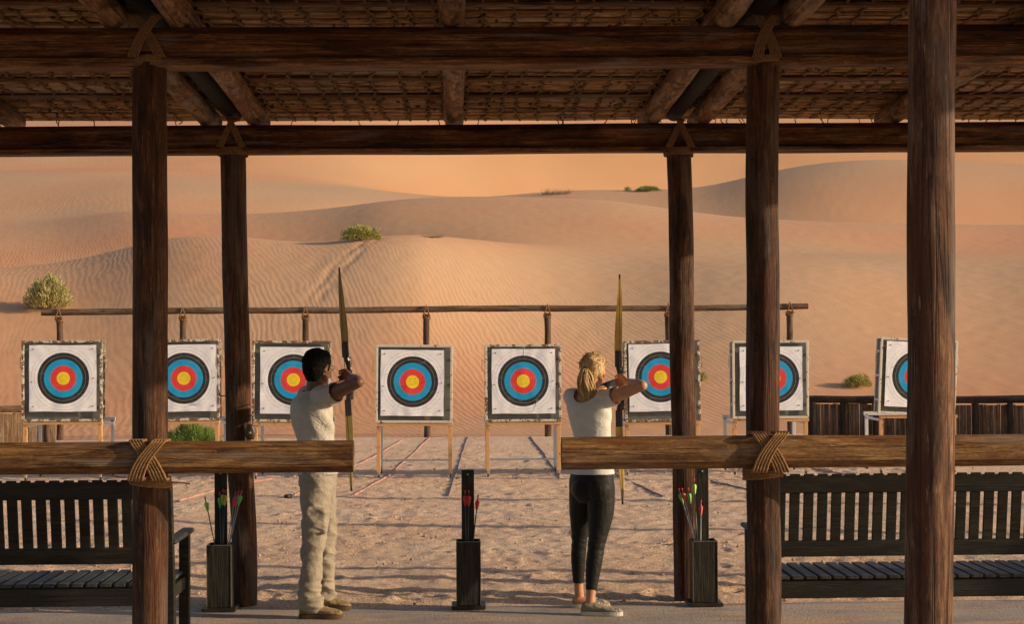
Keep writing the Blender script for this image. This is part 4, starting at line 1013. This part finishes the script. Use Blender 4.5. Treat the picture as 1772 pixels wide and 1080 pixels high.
def shoe(root, heel, toe, wdt, h, mtl, solem, lacem, name='shoe', ankle=True, boot=0.0):
    "low shoe from heel to toe; sole, laces as sub-parts"
    heel, toe = V(heel), V(toe); d = toe-heel; L = d.length; d.normalize(); l = V((d.y, -d.x, 0))
    prof = [(0.0, 0.30, 0.55), (0.03, 0.62, 0.80), (0.10, 0.76, 1.0), (0.22, 0.80, 1.02), (0.34, 0.78, 0.95), (0.48, 0.84, 0.80), (0.62, 0.98, 0.66), (0.76, 1.0, 0.56), (0.88, 0.86, 0.48), (0.96, 0.58, 0.38), (1.0, 0.25, 0.22)]
    mb = MB(); rings = []
    for t, w_, hh in prof:
        c = heel+d*L*t; ring = []
        for j in range(20):
            q = 2*math.pi*j/20; x = math.cos(q)*wdt/2*w_; z = 0.014+(0.5+0.5*math.sin(q))*h*hh
            if math.sin(q) > 0: x *= (1-0.38*math.sin(q)**2)
            ring.append(c+l*x+V((0,0,z)))
        rings.append(ring)
    mb.loft(rings); o = fuse(mb, name, mtl, root, 0.005, 4, 0.5, wr(18, 18, 22, 0.0015, heel.x*9))
    s = MB(); top = []; bot = []
    for k in range(28):
        q = 2*math.pi*k/28; t = 0.5-0.5*math.cos(q); ws = np.interp(t, [p_[0] for p_ in prof], [p_[1] for p_ in prof])*wdt/2*1.07+0.002
        p = heel+d*(L*(-0.012+1.024*t))+l*(ws if q < math.pi else -ws); bot.append(p+V((0,0,0.0))); top.append(p+V((0,0,0.024)))
    s.loft([bot, top]); sub(s, 'sole', solem, o, root)
    for k in range(4):
        t = 0.40+0.07*k; c = heel+d*L*t; zz = 0.014+h*np.interp(t, [p_[0] for p_ in prof], [p_[2] for p_ in prof]); s = MB()
        s.tube([c-l*wdt*0.22+V((0,0,zz-0.016)), c+V((0,0,zz+0.001))+d*0.01, c+l*wdt*0.22+V((0,0,zz-0.016))], 0.0030, 6); sub(s, 'lace', lacem, o, root, True)
    return o
def bow(grip, ytip, top, bot, label, limbm, woodm, backm, handp):
    "take-down recurve bow seen from behind: grip, tips (x,z) given in world space"
    grip, top, bot = V(grip), V(top), V(bot)
    root = thing('recurve_bow', label, 'bow', grip, 'recurve bows held by the two archers')
    axis = (top-bot).normalized(); lat = V((axis.z, 0, -axis.x)).normalized(); back = V((0, -1, 0))
    def at(s): # s in -1..1 along bow, profile towards the archer
        c = (top+bot)/2; half = (top-bot)/2; a_ = abs(s)
        y = 0.0 if a_ < 0.30 else 0.26*((a_-0.30)/0.70)**1.5 - 0.10*max(0, (a_-0.74)/0.26)**2
        return c+half*s+back*(y+(grip.y-c.y)*-1)
    for sgn, nm in ((1, 'upper'), (-1, 'lower')):
        mb = MB(); rings = []
        for i in range(33):
            t = 0.33+0.67*i/32; p = at(sgn*t); w_ = 0.0245*(1-max(0, (t-0.5)/0.5)**1.35*0.80); th = 0.0045*(1-0.55*t)+0.0035
            tn = (at(sgn*min(1, t+0.02))-at(sgn*(t-0.02))).normalized(); nn = tn.cross(lat).normalized()
            rings.append([p+lat*w_+nn*th, p+lat*(w_-0.002)+nn*(th+0.001), p-lat*(w_-0.002)+nn*(th+0.001), p-lat*w_+nn*th, p-lat*w_-nn*th, p+lat*w_-nn*th])
        mb.loft(rings); lo_ = mb.build('limb', limbm, root); 
        mb = MB(); p = at(sgn*0.985); mb.tube([p-axis*0.014+back*0.006, p+axis*0.014+back*0.006], 0.0065, 8); sub(mb, 'tip', backm, lo_, root)
        mb = MB(); mb.bar(at(sgn*0.335)+back*0.008, at(sgn*0.19)+back*0.006, 0.047, 0.028, V((0,1,0)), 0.004)
        mb.bar(at(sgn*0.20), at(sgn*0.145)+lat*0.010, 0.038, 0.032, V((0,1,0)), 0.010); mb.build('limb_pocket', backm, root)
    mb = MB(); pts = []; rr = []
    for i in range(21):
        s_ = -0.19+0.38*i/20; c_ = 1-((s_)/0.19)**2; pts.append(at(s_)+lat*(0.012+0.008*c_)+back*(-0.02+0.03*math.exp(-(s_/0.06)**2))); rr.append(0.0165-0.0045*math.exp(-((s_-0.07)/0.05)**2)+0.002*math.exp(-((s_+0.03)/0.05)**2))
    mb.tube(pts, rr, 12, True, (0.85, 1.4)); mb.build('riser', woodm, root, True)
    hp = V(handp); mb = MB(); a_, b_ = at(0.985)+back*0.012, at(-0.985)+back*0.012
    mb.tube([a_, a_.lerp(hp, 0.5), hp, hp.lerp(b_, 0.5), b_], 0.0022, 6); mb.build('bowstring', pinm, root)
    g = at(0.03)+lat*0.004
    gr = thing('arrow', label.split()[0]+'-limbed bow\'s nocked arrow pointing at the targets' if False else 'dark arrow nocked on the '+('bow of the man' if grip.x < 0 else 'bow of the woman'), 'arrow', g)
    d = (g-hp).normalized(); mb = MB(); mb.tube([hp, g+d*0.12], 0.0032, 8); mb.build('shaft', carbon, gr); mb = MB()
    mb.tube([hp-d*0.001, hp+d*0.012], 0.0045, 8); mb.build('nock', nr, gr)
    for k in range(3):
        q = 2*math.pi*k/3; o = V((math.cos(q), 0, math.sin(q))); mb = MB(); b0 = hp+d*0.03; w3 = V((math.sin(q), 0, -math.cos(q)))*0.001
        mb.add([b0-w3, b0+o*0.013-w3, b0+d*0.06-w3, b0+w3, b0+o*0.013+w3, b0+d*0.06+w3], [(0,1,2),(3,5,4),(0,3,4,1),(1,4,5,2),(2,5,3,0)]); mb.build('fletching', rm_, gr)
    return root
R_ = math.radians
# ---- the man
def build_man():
    root = thing('person', 'man in pale shirt and khaki cargo trousers, seen from behind drawing a bow', 'person', (-0.89, 10.74, 0.006))
    skin = skinmat('brown_skin', (0.17, 0.072, 0.038)); hair = plain('black_hair', (0.006,0.005,0.0045), 0.85, 0.08, 0.5, 140, 0.004)
    shirtm = cloth('pale_shirt_cloth', (0.47,0.43,0.375), wrk=0.03); trm = cloth('khaki_cloth', (0.32,0.27,0.21), wrk=0.022)
    a_ = R_(24); f = V((math.cos(a_), math.sin(a_), 0)); l = V((math.sin(a_), -math.cos(a_), 0))
    C0 = V((-0.922, 10.73, 0))
    hc = V((-0.882, 10.75, 1.572)); face = R_(52)
    SR = C0+l*0.155+V((0.0,0,1.385))+f*0.02; EL_ = V((-0.607, 10.40, 1.490)); WR = V((-0.668, 10.62, 1.512))
    SL = C0-l*0.160+V((0.01,0,1.395))+f*0.02; WL = V((-0.735, 11.30, 1.470)); E2 = (SL+WL)/2+V((0.02,-0.02,-0.015))
    mb = MB()
    T, R = head(mb, hc, face, 0.98)
    chain(mb, [C0+V((0.0,0.01,1.36)), C0+V((0.015,0.01,1.43)), hc+V((-0.012,-0.012,-0.045))], [0.066, 0.056, 0.056], 16)
    # trunk under the shirt, one skin with arms and legs
    ell(mb, catsecs([(C0+V((0.03,0,0.86)), 0.15, 0.10, R_(5)), (C0+V((0.03,0,1.0)), 0.14, 0.09, R_(12)), (C0+V((0.01,0,1.2)), 0.15, 0.10, a_), (C0+V((0,0,1.33)), 0.165, 0.095, a_), (C0+V((0,0,1.41)), 0.09, 0.06, a_)]))
    chain(mb, [SR, SR.lerp(EL_, .4), EL_], [0.052, 0.047, 0.035]); chain(mb, [EL_, EL_.lerp(WR, .35), WR], [0.036, 0.039, 0.025])
    chain(mb, [SL, SL.lerp(E2, .5), E2], [0.052, 0.048, 0.041]); chain(mb, [E2, E2.lerp(WL, .35), WL], [0.041, 0.040, 0.027])
    hand(mb, WR, V((-0.16, 1.0, 0.10)), V((-1, 0.1, -0.2)), (1.05, 1.0, 1.0, 1.1), 1.0, 1, (0.5, 0.8))
    hand(mb, WL, V((0.05, 1, 0.10)), V((0.9, 0, -0.2)), (1.0, 1.05, 1.1, 1.15), 1.0, -1, (0.8, 0.9))
    for (hp, kn, an) in (((-0.895,10.66,0.88),(-0.905,10.63,0.48),(-0.925,10.60,0.09)), ((-0.885,10.85,0.88),(-0.862,10.90,0.49),(-0.855,10.92,0.09))):
        chain(mb, [hp, V(hp).lerp(V(kn), .5), kn, V(kn).lerp(V(an), .35), an], [0.082, 0.072, 0.055, 0.053, 0.038])
    for s_, k_ in ((0.0, 0), ):
        pass
    fuse(mb, 'body', skin, root, 0.0048, 3, 0.45)
    eyes(T, R, root, 0.98)
    # hair
    mb = MB()
    mb.sphere(T(0, -0.016, 0.042), (0.0835, 0.100, 0.088), 24, 16, R); mb.sphere(T(0, -0.045, 0.000), (0.074, 0.066, 0.075), 20, 14, R); mb.sphere(T(0,0.030,0.078),(0.062,0.062,0.040), 16, 10, R)
    mb.sphere(T(0, -0.052, -0.035), (0.058, 0.045, 0.055), 16, 12, R)
    for s_ in (-1,1): cap(mb, T(s_*0.071, 0.018, 0.03), T(s_*0.073, 0.014, -0.012), 0.010, 0.006, 8, 3)
    ih = R.transposed()
    def curl(p): return 0.0030*mnoise.noise(p*110)+0.0050*mnoise.noise(p*45)+0.002
    cutf = lambda p: (lambda q: (q.y > 0.070 and q.z < 0.055) or (q.y > 0.028 and q.z < 0.045 and abs(q.x) > 0.03 and q.y > 0.045))(ih @ (p-hc))
    fuse(mb, 'hair', hair, root, 0.0045, 2, 0.4, curl, cut=cutf)
    # glasses
    mb = MB(); g = plain('glasses_frame', (0.02,0.02,0.02), 0.3, 0.5)
    for s_ in (-1, 1):
        mb.tube([T(s_*0.033+0.021*math.cos(q), 0.096, 0.002+0.016*math.sin(q)) for q in [2*math.pi*i/14 for i in range(14)]], 0.0018, 6, closed=True)
        mb.tube([T(s_*0.054, 0.096, 0.006), T(s_*0.076, 0.06, 0.006), T(s_*0.079, 0.0, 0.006), T(s_*0.078, -0.012, -0.004)], 0.0017, 6)
    mb.tube([T(-0.012, 0.096, 0.004), T(0.012, 0.096, 0.004)], 0.0018, 6); mb.build('glasses', g, root)
    # shirt
    mb = MB()
    b2 = R_(28)
    ell(mb, catsecs([(C0+V((0.040,0,0.90)), 0.155, 0.128, R_(8)), (C0+V((0.040,0,0.98)), 0.152, 0.120, R_(10)), (C0+V((0.030,0,1.08)), 0.153, 0.116, R_(18)), (C0+V((0.010,0,1.19)), 0.168, 0.122, b2), (C0+V((-0.002,0,1.29)), 0.180, 0.124, b2), (C0+V((-0.004,0,1.36)), 0.172, 0.112, b2), (C0+V((0.004,0,1.40)), 0.135, 0.088, b2), (C0+V((0.010,0,1.432)), 0.078, 0.066, b2)]), 32, 0.92)
    sl = SR.lerp(EL_, 0.38); chain(mb, [SR-l*0.05+V((0,0,0.012)), SR+V((0,0,0.005)), SR.lerp(EL_, .2), sl], [0.070, 0.072, 0.069, 0.064])
    sl2 = SL.lerp(E2, 0.5); chain(mb, [SL+l*0.05, SL, SL.lerp(E2, .3), sl2], [0.068, 0.070, 0.066, 0.064])
    def fold(p):
        q = p-C0; return 0.006*math.sin((q.z*1.0+q.x*1.4)*42+3*mnoise.noise(p*4))*max(0, mnoise.noise(p*3.1+V((4,1,2)))+0.25) + 0.004*mnoise.noise(V((p.x*9, p.y*9, p.z*14)))
    dd = (EL_-SR).normalized(); d2 = (E2-SL).normalized()
    nk = C0+V((0.012,0.008,1.418))
    fuse(mb, 'shirt', shirtm, root, 0.006, 5, 0.5, fold, cut=lambda p: (p-sl).dot(dd) > 0.0 and (p-sl).length < 0.12 or (p-sl2).dot(d2) > 0 and (p-sl2).length < 0.12 or (p.z > 1.412 and (p-nk).length < 0.075 and p.z > 1.425) or p.z < 0.88)
    # trousers
    mb = MB()
    ell(mb, catsecs([((-0.885,10.75,0.80), 0.150, 0.112, R_(0)), ((-0.887,10.75,0.86), 0.160, 0.122, R_(0)), ((-0.889,10.75,0.93), 0.155, 0.118, R_(2)), ((-0.887,10.75,1.02), 0.140, 0.100, R_(6))]))
    near = [(-0.892,10.665,0.86),(-0.893,10.65,0.72),(-0.898,10.635,0.55),(-0.910,10.625,0.42),(-0.925,10.61,0.28),(-0.928,10.60,0.16),(-0.918,10.60,0.098)]
    far = [(-0.875,10.85,0.86),(-0.868,10.87,0.70),(-0.858,10.89,0.52),(-0.856,10.90,0.40),(-0.860,10.91,0.26),(-0.858,10.92,0.15),(-0.856,10.925,0.11)]
    chain(mb, near, [0.100,0.094,0.079,0.070,0.064,0.063,0.072], 20); chain(mb, far, [0.094,0.086,0.073,0.065,0.059,0.058,0.064], 20)
    # cargo pockets
    mb.box((-0.885, 10.555, 0.62), (0.13, 0.03, 0.17), Matrix.Rotation(R_(4), 3, 'X'), 0.012)
    def fold2(p):
        z_ = p.z; am = 0.010 if z_ < 0.62 else 0.006; bun = math.exp(-((z_-0.16)/0.11)**2)
        a = 1-abs(mnoise.noise(V((p.x*7+z_*6, p.y*6-z_*4, z_*7))))*3.0; a2 = 1-abs(mnoise.noise(V((p.x*9-z_*7, p.y*8+z_*5, z_*11+5))))*3.2
        return am*(max(a, -.5)*0.8+max(a2, -.6)*0.6) + 0.009*bun*max(-.5, 1-abs(mnoise.noise(V((p.x*6+z_*6, p.y*7, z_*24))))*3.5) + 0.003*mnoise.noise(V((p.x*20, p.y*20, z_*26)))
    tr = fuse(mb, 'trousers', trm, root, 0.006, 4, 0.5, fold2)
    shm = cloth('tan_suede', (0.24,0.165,0.08), 200); sol = plain('brown_sole', (0.085,0.05,0.028), 0.7); lac = plain('tan_lace', (0.30,0.24,0.15), 0.8)
    shoe(root, (-0.993,10.60,0.006), (-0.722,10.575,0.006), 0.098, 0.085, shm, sol, lac)
    shoe(root, (-0.955,10.93,0.006), (-0.690,10.90,0.006), 0.098, 0.085, shm, sol, lac)
build_man()
# ---- the woman
def build_woman():
    root = thing('person', 'blonde woman in white top and black leggings, seen from behind drawing a bow', 'person', (0.86, 10.74, 0.006))
    skin = skinmat('tanned_skin', (0.52, 0.25, 0.14)); shirtm = cloth('white_top_cloth', (0.60,0.58,0.55), wrk=0.02); lgm = cloth('black_leggings', (0.013,0.0115,0.010), 300, 0.0006, 0.55, 0.2, 0.012)
    a_ = R_(50); f = V((math.cos(a_), math.sin(a_), 0)); l = V((math.sin(a_), -math.cos(a_), 0))
    C0 = V((0.853, 10.74, 0)); hc = V((0.884, 10.76, 1.548)); face = R_(58)
    SR = C0+l*0.150+V((-0.005,0,1.368)); EL_ = V((1.160, 10.43, 1.455)); WR = V((1.088, 10.65, 1.474))
    SL = C0-l*0.145+V((0.0,0,1.375)); WL = V((1.065, 11.21, 1.452)); E2 = (SL+WL)/2+V((0.03,-0.01,-0.02))
    mb = MB(); T, R = head(mb, hc, face, 0.93)
    chain(mb, [C0+V((0.0,0.0,1.33)), C0+V((0.012,0.008,1.40)), hc+V((-0.010,-0.008,-0.05))], [0.056, 0.044, 0.045], 16)
    ell(mb, catsecs([((0.863,10.74,0.80), 0.15, 0.10, R_(48)), ((0.866,10.74,0.93), 0.14, 0.09, R_(48)), (C0+V((0.014,0,1.08)), 0.115, 0.078, a_), (C0+V((0,0,1.22)), 0.135, 0.088, a_), (C0+V((0,0,1.34)), 0.152, 0.080, a_), (C0+V((0,0,1.392)), 0.10, 0.052, a_)]))
    chain(mb, [SR, SR.lerp(EL_, .4), EL_], [0.047, 0.042, 0.031]); chain(mb, [EL_, EL_.lerp(WR, .35), WR], [0.032, 0.034, 0.022])
    chain(mb, [SL, SL.lerp(E2, .5), E2], [0.046, 0.041, 0.035]); chain(mb, [E2, E2.lerp(WL, .35), WL], [0.035, 0.034, 0.024])
    hand(mb, WR, V((-0.15, 1.0, 0.05)), V((-1, 0.1, -0.2)), (1.05, 1.0, 1.0, 1.1), 0.92, 1, (0.5, 0.8))
    hand(mb, WL, V((0.12, 1, 0.15)), V((0.9, 0, -0.2)), (1.0, 1.05, 1.1, 1.15), 0.92, -1, (0.8, 0.9))
    nr_ = [(0.918,10.69,0.80),(0.915,10.675,0.64),(0.885,10.65,0.44),(0.865,10.63,0.32),(0.846,10.61,0.17),(0.838,10.60,0.075)]
    fr_ = [(0.810,10.80,0.80),(0.803,10.82,0.64),(0.790,10.85,0.45),(0.783,10.86,0.33),(0.785,10.88,0.18),(0.790,10.89,0.08)]
    chain(mb, nr_, [0.082,0.075,0.050,0.048,0.032,0.032]); chain(mb, fr_, [0.080,0.072,0.048,0.046,0.031,0.031])
    cap(mb, (0.825,10.605,0.055), (0.95,10.60,0.040), 0.032, 0.028); cap(mb, (0.78,10.885,0.055), (0.88,10.87,0.04), 0.032, 0.028)
    fuse(mb, 'body', skin, root, 0.0046, 3, 0.45); eyes(T, R, root, 0.93)
    # hair: cap pulled back into a low ponytail
    m, nt, b = mat('blonde_hair', 0.45, 0.4); tc = mapping(nt, (1,1,1)); n_ = noise(nt, mapping(nt, (190,190,22)), 1, 4, 0.65, 0.5)
    c = ramp(nt, n_, [(0.30,(0.13,0.07,0.03)),(0.48,(0.42,0.26,0.11)),(0.68,(0.78,0.56,0.28))]).outputs[0]; nt.links.new(c, b.inputs['Base Color']); bump(nt, b, n_, 0.003, 1)
    ih = R.transposed(); mb = MB(); k = 0.93
    mb.sphere(T(0, -0.014, 0.034), (0.083*k, 0.102*k, 0.092*k), 24, 16, R); mb.sphere(T(0,-0.05,-0.002), (0.068*k, 0.060*k, 0.072*k), 18, 12, R); mb.sphere(T(0,0.04,0.07),(0.06*k,0.055*k,0.045*k), 16, 10, R)
    for s_ in (-1,1): mb.sphere(T(s_*0.052, -0.02, -0.002), (0.032*k, 0.05*k, 0.05*k), 14, 10, R)
    tie = T(-0.004, -0.112, 0.012)
    cutf = lambda p: (lambda q: (q.y > 0.062 and q.z < 0.055) or (q.y > 0.022 and q.z < 0.02))(ih @ (p-hc))
    def strandy(p):
        q = ih @ (p-hc); an = math.atan2(q.x, q.z-0.01); return 0.0014*math.sin(an*34+2*mnoise.noise(p*12))+0.0022*mnoise.noise(p*22)+0.001
    hr = fuse(mb, 'hair', m, root, 0.0045, 2, 0.4, strandy, cut=cutf)
    mb = MB()
    base = [tie+V((0.0,0.012,0)), tie+V((-0.006,-0.022,-0.012)), tie+V((-0.008,-0.030,-0.06)), tie+V((0.0,-0.026,-0.12)), tie+V((0.010,-0.020,-0.165)), tie+V((0.004,-0.018,-0.20))]
    rnd = random.Random(5)
    for j in range(75):
        o = V((rnd.gauss(0,1), rnd.gauss(0,1), 0))*0.5; o = o if o.length < 1.1 else o.normalized()*1.1
        sc_ = [0.008, 0.020, 0.036, 0.040, 0.034, 0.026]; e = rnd.uniform(-0.02, 0.03)
        chain(mb, [p+V((o.x*s_*1.15, o.y*s_*0.7, 0))+V((0,0,e*i/5))+V((rnd.uniform(-.005,.005)*min(i,4)*0.7,rnd.uniform(-.003,.003),0)) for i, (p, s_) in enumerate(zip(base, sc_))], [0.004, 0.0048, 0.0055, 0.005, 0.004, 0.0012], 6, 4)
    for j in range(70):   # strands swept from the crown to the tie
        q = rnd.uniform(-1.9, 1.9); r0_ = V(T(0.085*k*math.sin(q), -0.04, 0.034+0.096*k*math.cos(q))); mid = V(T(0.06*math.sin(q), -0.100, 0.022+0.07*math.cos(q)))
        chain(mb, [r0_, mid, tie+V((0,0.004,0))], [0.0010, 0.0026, 0.0024], 5, 5)
    sub(mb, 'ponytail', m, hr, root, True)
    mb = MB(); mb.tube([tie+V((0.014*math.cos(q), 0.0, 0.014*math.sin(q))) for q in [2*math.pi*i/12 for i in range(12)]], 0.0045, 6, closed=True); sub(mb, 'hair_tie', plain('brown_elastic', (0.12,0.07,0.03)), hr, root, True)
    mb = MB(); mb.sphere(T(0.079, -0.004, -0.040), (0.006, 0.006, 0.010), 8, 6); mb.build('earring', plain('red_bead', (0.6,0.03,0.03), 0.3), root, True)
    mb = MB()
    for j in range(60):
        q = rnd.uniform(-1.6, 1.6); s0 = V(T(0.083*k*math.sin(q), rnd.uniform(-0.07,0.03), 0.036+0.093*k*math.cos(q))); dv = (s0-hc).normalized()
        chain(mb, [s0-dv*0.006, s0+dv*0.006+V((0,-0.008,0)), s0+dv*rnd.uniform(0.004,0.016)+V((rnd.uniform(-.01,.01),-0.022,rnd.uniform(-.012,.004)))], [0.0014,0.001,0.0005], 4, 3)
    sub(mb, 'loose_hair', m, hr, root, True)
    mb = MB(); g0 = E2.lerp(WL, 0.28); g1 = E2.lerp(WL, 0.92); mb.tube([g0, g0.lerp(g1, .5), g1], [0.041, 0.038, 0.031], 16); mb.build('arm_guard', plain('black_guard', (0.012,0.012,0.014), 0.5, 0.4), root, True)
    mb = MB(); hd = WR+V((-0.012, 0.095, 0.002)); mb.sphere(hd, (0.020, 0.022, 0.034), 12, 8); mb.build('finger_tab', plain('dark_leather_tab', (0.03,0.018,0.014), 0.6), root, True)
    # top
    mb = MB()
    ell(mb, catsecs([((0.863,10.74,0.885), 0.160, 0.128, R_(48)), ((0.865,10.74,0.95), 0.146, 0.112, R_(48)), ((0.872,10.74,1.04), 0.128, 0.098, R_(49)), ((0.870,10.74,1.12), 0.126, 0.096, a_), (C0+V((0.004,0,1.22)), 0.144, 0.106, a_), (C0+V((-0.003,0,1.30)), 0.160, 0.105, a_), (C0+V((-0.003,0,1.355)), 0.166, 0.090, a_), (C0+V((0,0,1.395)), 0.130, 0.066, a_), (C0+V((0.004,0,1.412)), 0.06, 0.045, a_)]), 32, 0.95)
    sl = SR.lerp(EL_, 0.22); chain(mb, [SR-l*0.05+V((0,0,0.004)), SR, sl], [0.058, 0.060, 0.056]); sl2 = SL.lerp(E2, 0.25); chain(mb, [SL+l*0.05, SL, sl2], [0.056, 0.056, 0.054])
    dd = (EL_-SR).normalized(); d2 = (E2-SL).normalized(); nk = C0+V((-0.022,-0.03,1.41))
    def fold(p):
        q = p-C0; return 0.0035*math.sin((q.z+q.x*0.6)*48+3*mnoise.noise(p*5))*max(0, mnoise.noise(p*3.3)+0.2)+0.0028*mnoise.noise(V((p.x*8, p.y*8, p.z*16)))
    fuse(mb, 'top', shirtm, root, 0.0055, 5, 0.5, fold, cut=lambda p: ((p-sl).dot(dd) > 0 and (p-sl).length < 0.10) or ((p-sl2).dot(d2) > 0 and (p-sl2).length < 0.10) or (V((p.x-nk.x, p.y-nk.y, (p.z-nk.z)*0.95)).length < 0.088) or p.z < 0.868)
    # leggings
    mb = MB(); ell(mb, catsecs([((0.863,10.745,0.70), 0.10, 0.08, R_(48)), ((0.863,10.745,0.76), 0.150, 0.112, R_(48)), ((0.863,10.74,0.82), 0.158, 0.122, R_(48)), ((0.865,10.74,0.90), 0.148, 0.108, R_(48)), ((0.868,10.74,0.97), 0.135, 0.094, R_(48))]), 32)
    for (c_) in ((0.905, 10.655, 0.79), (0.815, 10.70, 0.79)): mb.sphere(c_, (0.085, 0.085, 0.085), 16, 12)
    chain(mb, nr_[:5], [0.092,0.084,0.055,0.053,0.036], 20); chain(mb, fr_[:5], [0.088,0.079,0.052,0.049,0.036], 20)
    def f3(p): kz = math.exp(-((p.z-0.44)/0.07)**2)+0.7*math.exp(-((p.z-0.17)/0.05)**2); return 0.0015*mnoise.noise(p*14)+0.0030*kz*(1-abs(mnoise.noise(V((p.x*9, p.y*9+p.z*8, p.z*30))))*4)
    fuse(mb, 'leggings', lgm, root, 0.0055, 4, 0.5, f3, cut=lambda p: p.z < (0.150 if p.x > 0.815 else 0.165))
    shm = cloth('khaki_canvas', (0.27,0.235,0.17), 200); sol = plain('pale_sole', (0.55,0.52,0.46), 0.7); lac = plain('white_lace', (0.62,0.62,0.62), 0.8)
    shoe(root, (0.780,10.60,0.006), (1.035,10.545,0.006), 0.090, 0.070, shm, sol, lac)
    shoe(root, (0.745,10.90,0.006), (0.985,10.87,0.006), 0.088, 0.070, shm, sol, lac)
build_woman()
def limbmat(name, c0, c1_):
    m, nt, b = mat(name, 0.35, 0.5); n = noise(nt, mapping(nt, (6,6,1)), 3, 3); nt.links.new(ramp(nt, n, [(0.3,c0),(0.7,c1_)]).outputs[0], b.inputs['Base Color']); return m
blk = plain('black_bow_handle', (0.018,0.015,0.013), 0.3, 0.5, 0.3, 12)
YBm, YBw = 11.40, 11.30
t_, b_ = P(590, 465, YBm), P(611, 846, YBm); g_ = (t_+b_)/2
bow(g_, 0, t_, b_, 'olive and black recurve bow held by the man in the pale shirt', limbmat('olive_limb', (0.24,0.17,0.05), (0.36,0.26,0.085)), blk, blk, (-0.708, 10.72, 1.525))
t_, b_ = P(1068, 477, YBw), P(1073, 869, YBw); g_ = (t_+b_)/2
bow(g_, 0, t_, b_, 'golden and black recurve bow held by the blonde woman', limbmat('golden_limb', (0.48,0.30,0.055), (0.70,0.46,0.11)), blk, blk, (1.050, 10.745, 1.482))
# ------------------------------------------------------------------ light
w = bpy.data.worlds.new('World'); scene.world = w; w.use_nodes = True; nt = w.node_tree
bg = nt.nodes['Background']; sky = nt.nodes.new('ShaderNodeTexSky'); sky.sky_type = 'NISHITA'; sky.sun_disc = False
SUN = V((0.975, -0.21, 0)).normalized(); EL = math.radians(16)
sky.sun_elevation = EL; sky.sun_rotation = math.atan2(SUN.x, SUN.y); sky.dust_density = 1.5; sky.air_density = 1.0
hs = nt.nodes.new('ShaderNodeMix'); hs.data_type = 'RGBA'; hs.blend_type = 'MULTIPLY'; hs.inputs[0].default_value = 1; hs.inputs[7].default_value = (1.02, 0.95, 0.93, 1)
nt.links.new(sky.outputs[0], hs.inputs[6]); nt.links.new(hs.outputs[2], bg.inputs[0]); bg.inputs[1].default_value = 0.15
ld = bpy.data.lights.new('sun', 'SUN'); ld.energy = 5.0; ld.angle = math.radians(0.6); ld.color = (1.0, 0.79, 0.53)
lo = bpy.data.objects.new('sun', ld); C.objects.link(lo)
sd = V((SUN.x*math.cos(EL), SUN.y*math.cos(EL), math.sin(EL))); lo.rotation_euler = sd.to_track_quat('Z', 'Y').to_euler(); lo.location = (20, -10, 10)
scene.view_settings.view_transform = 'Standard'; scene.view_settings.look = 'None'; scene.view_settings.exposure = 0
scene.cycles.max_bounces = 6; scene.cycles.diffuse_bounces = 4; scene.cycles.use_denoising = True
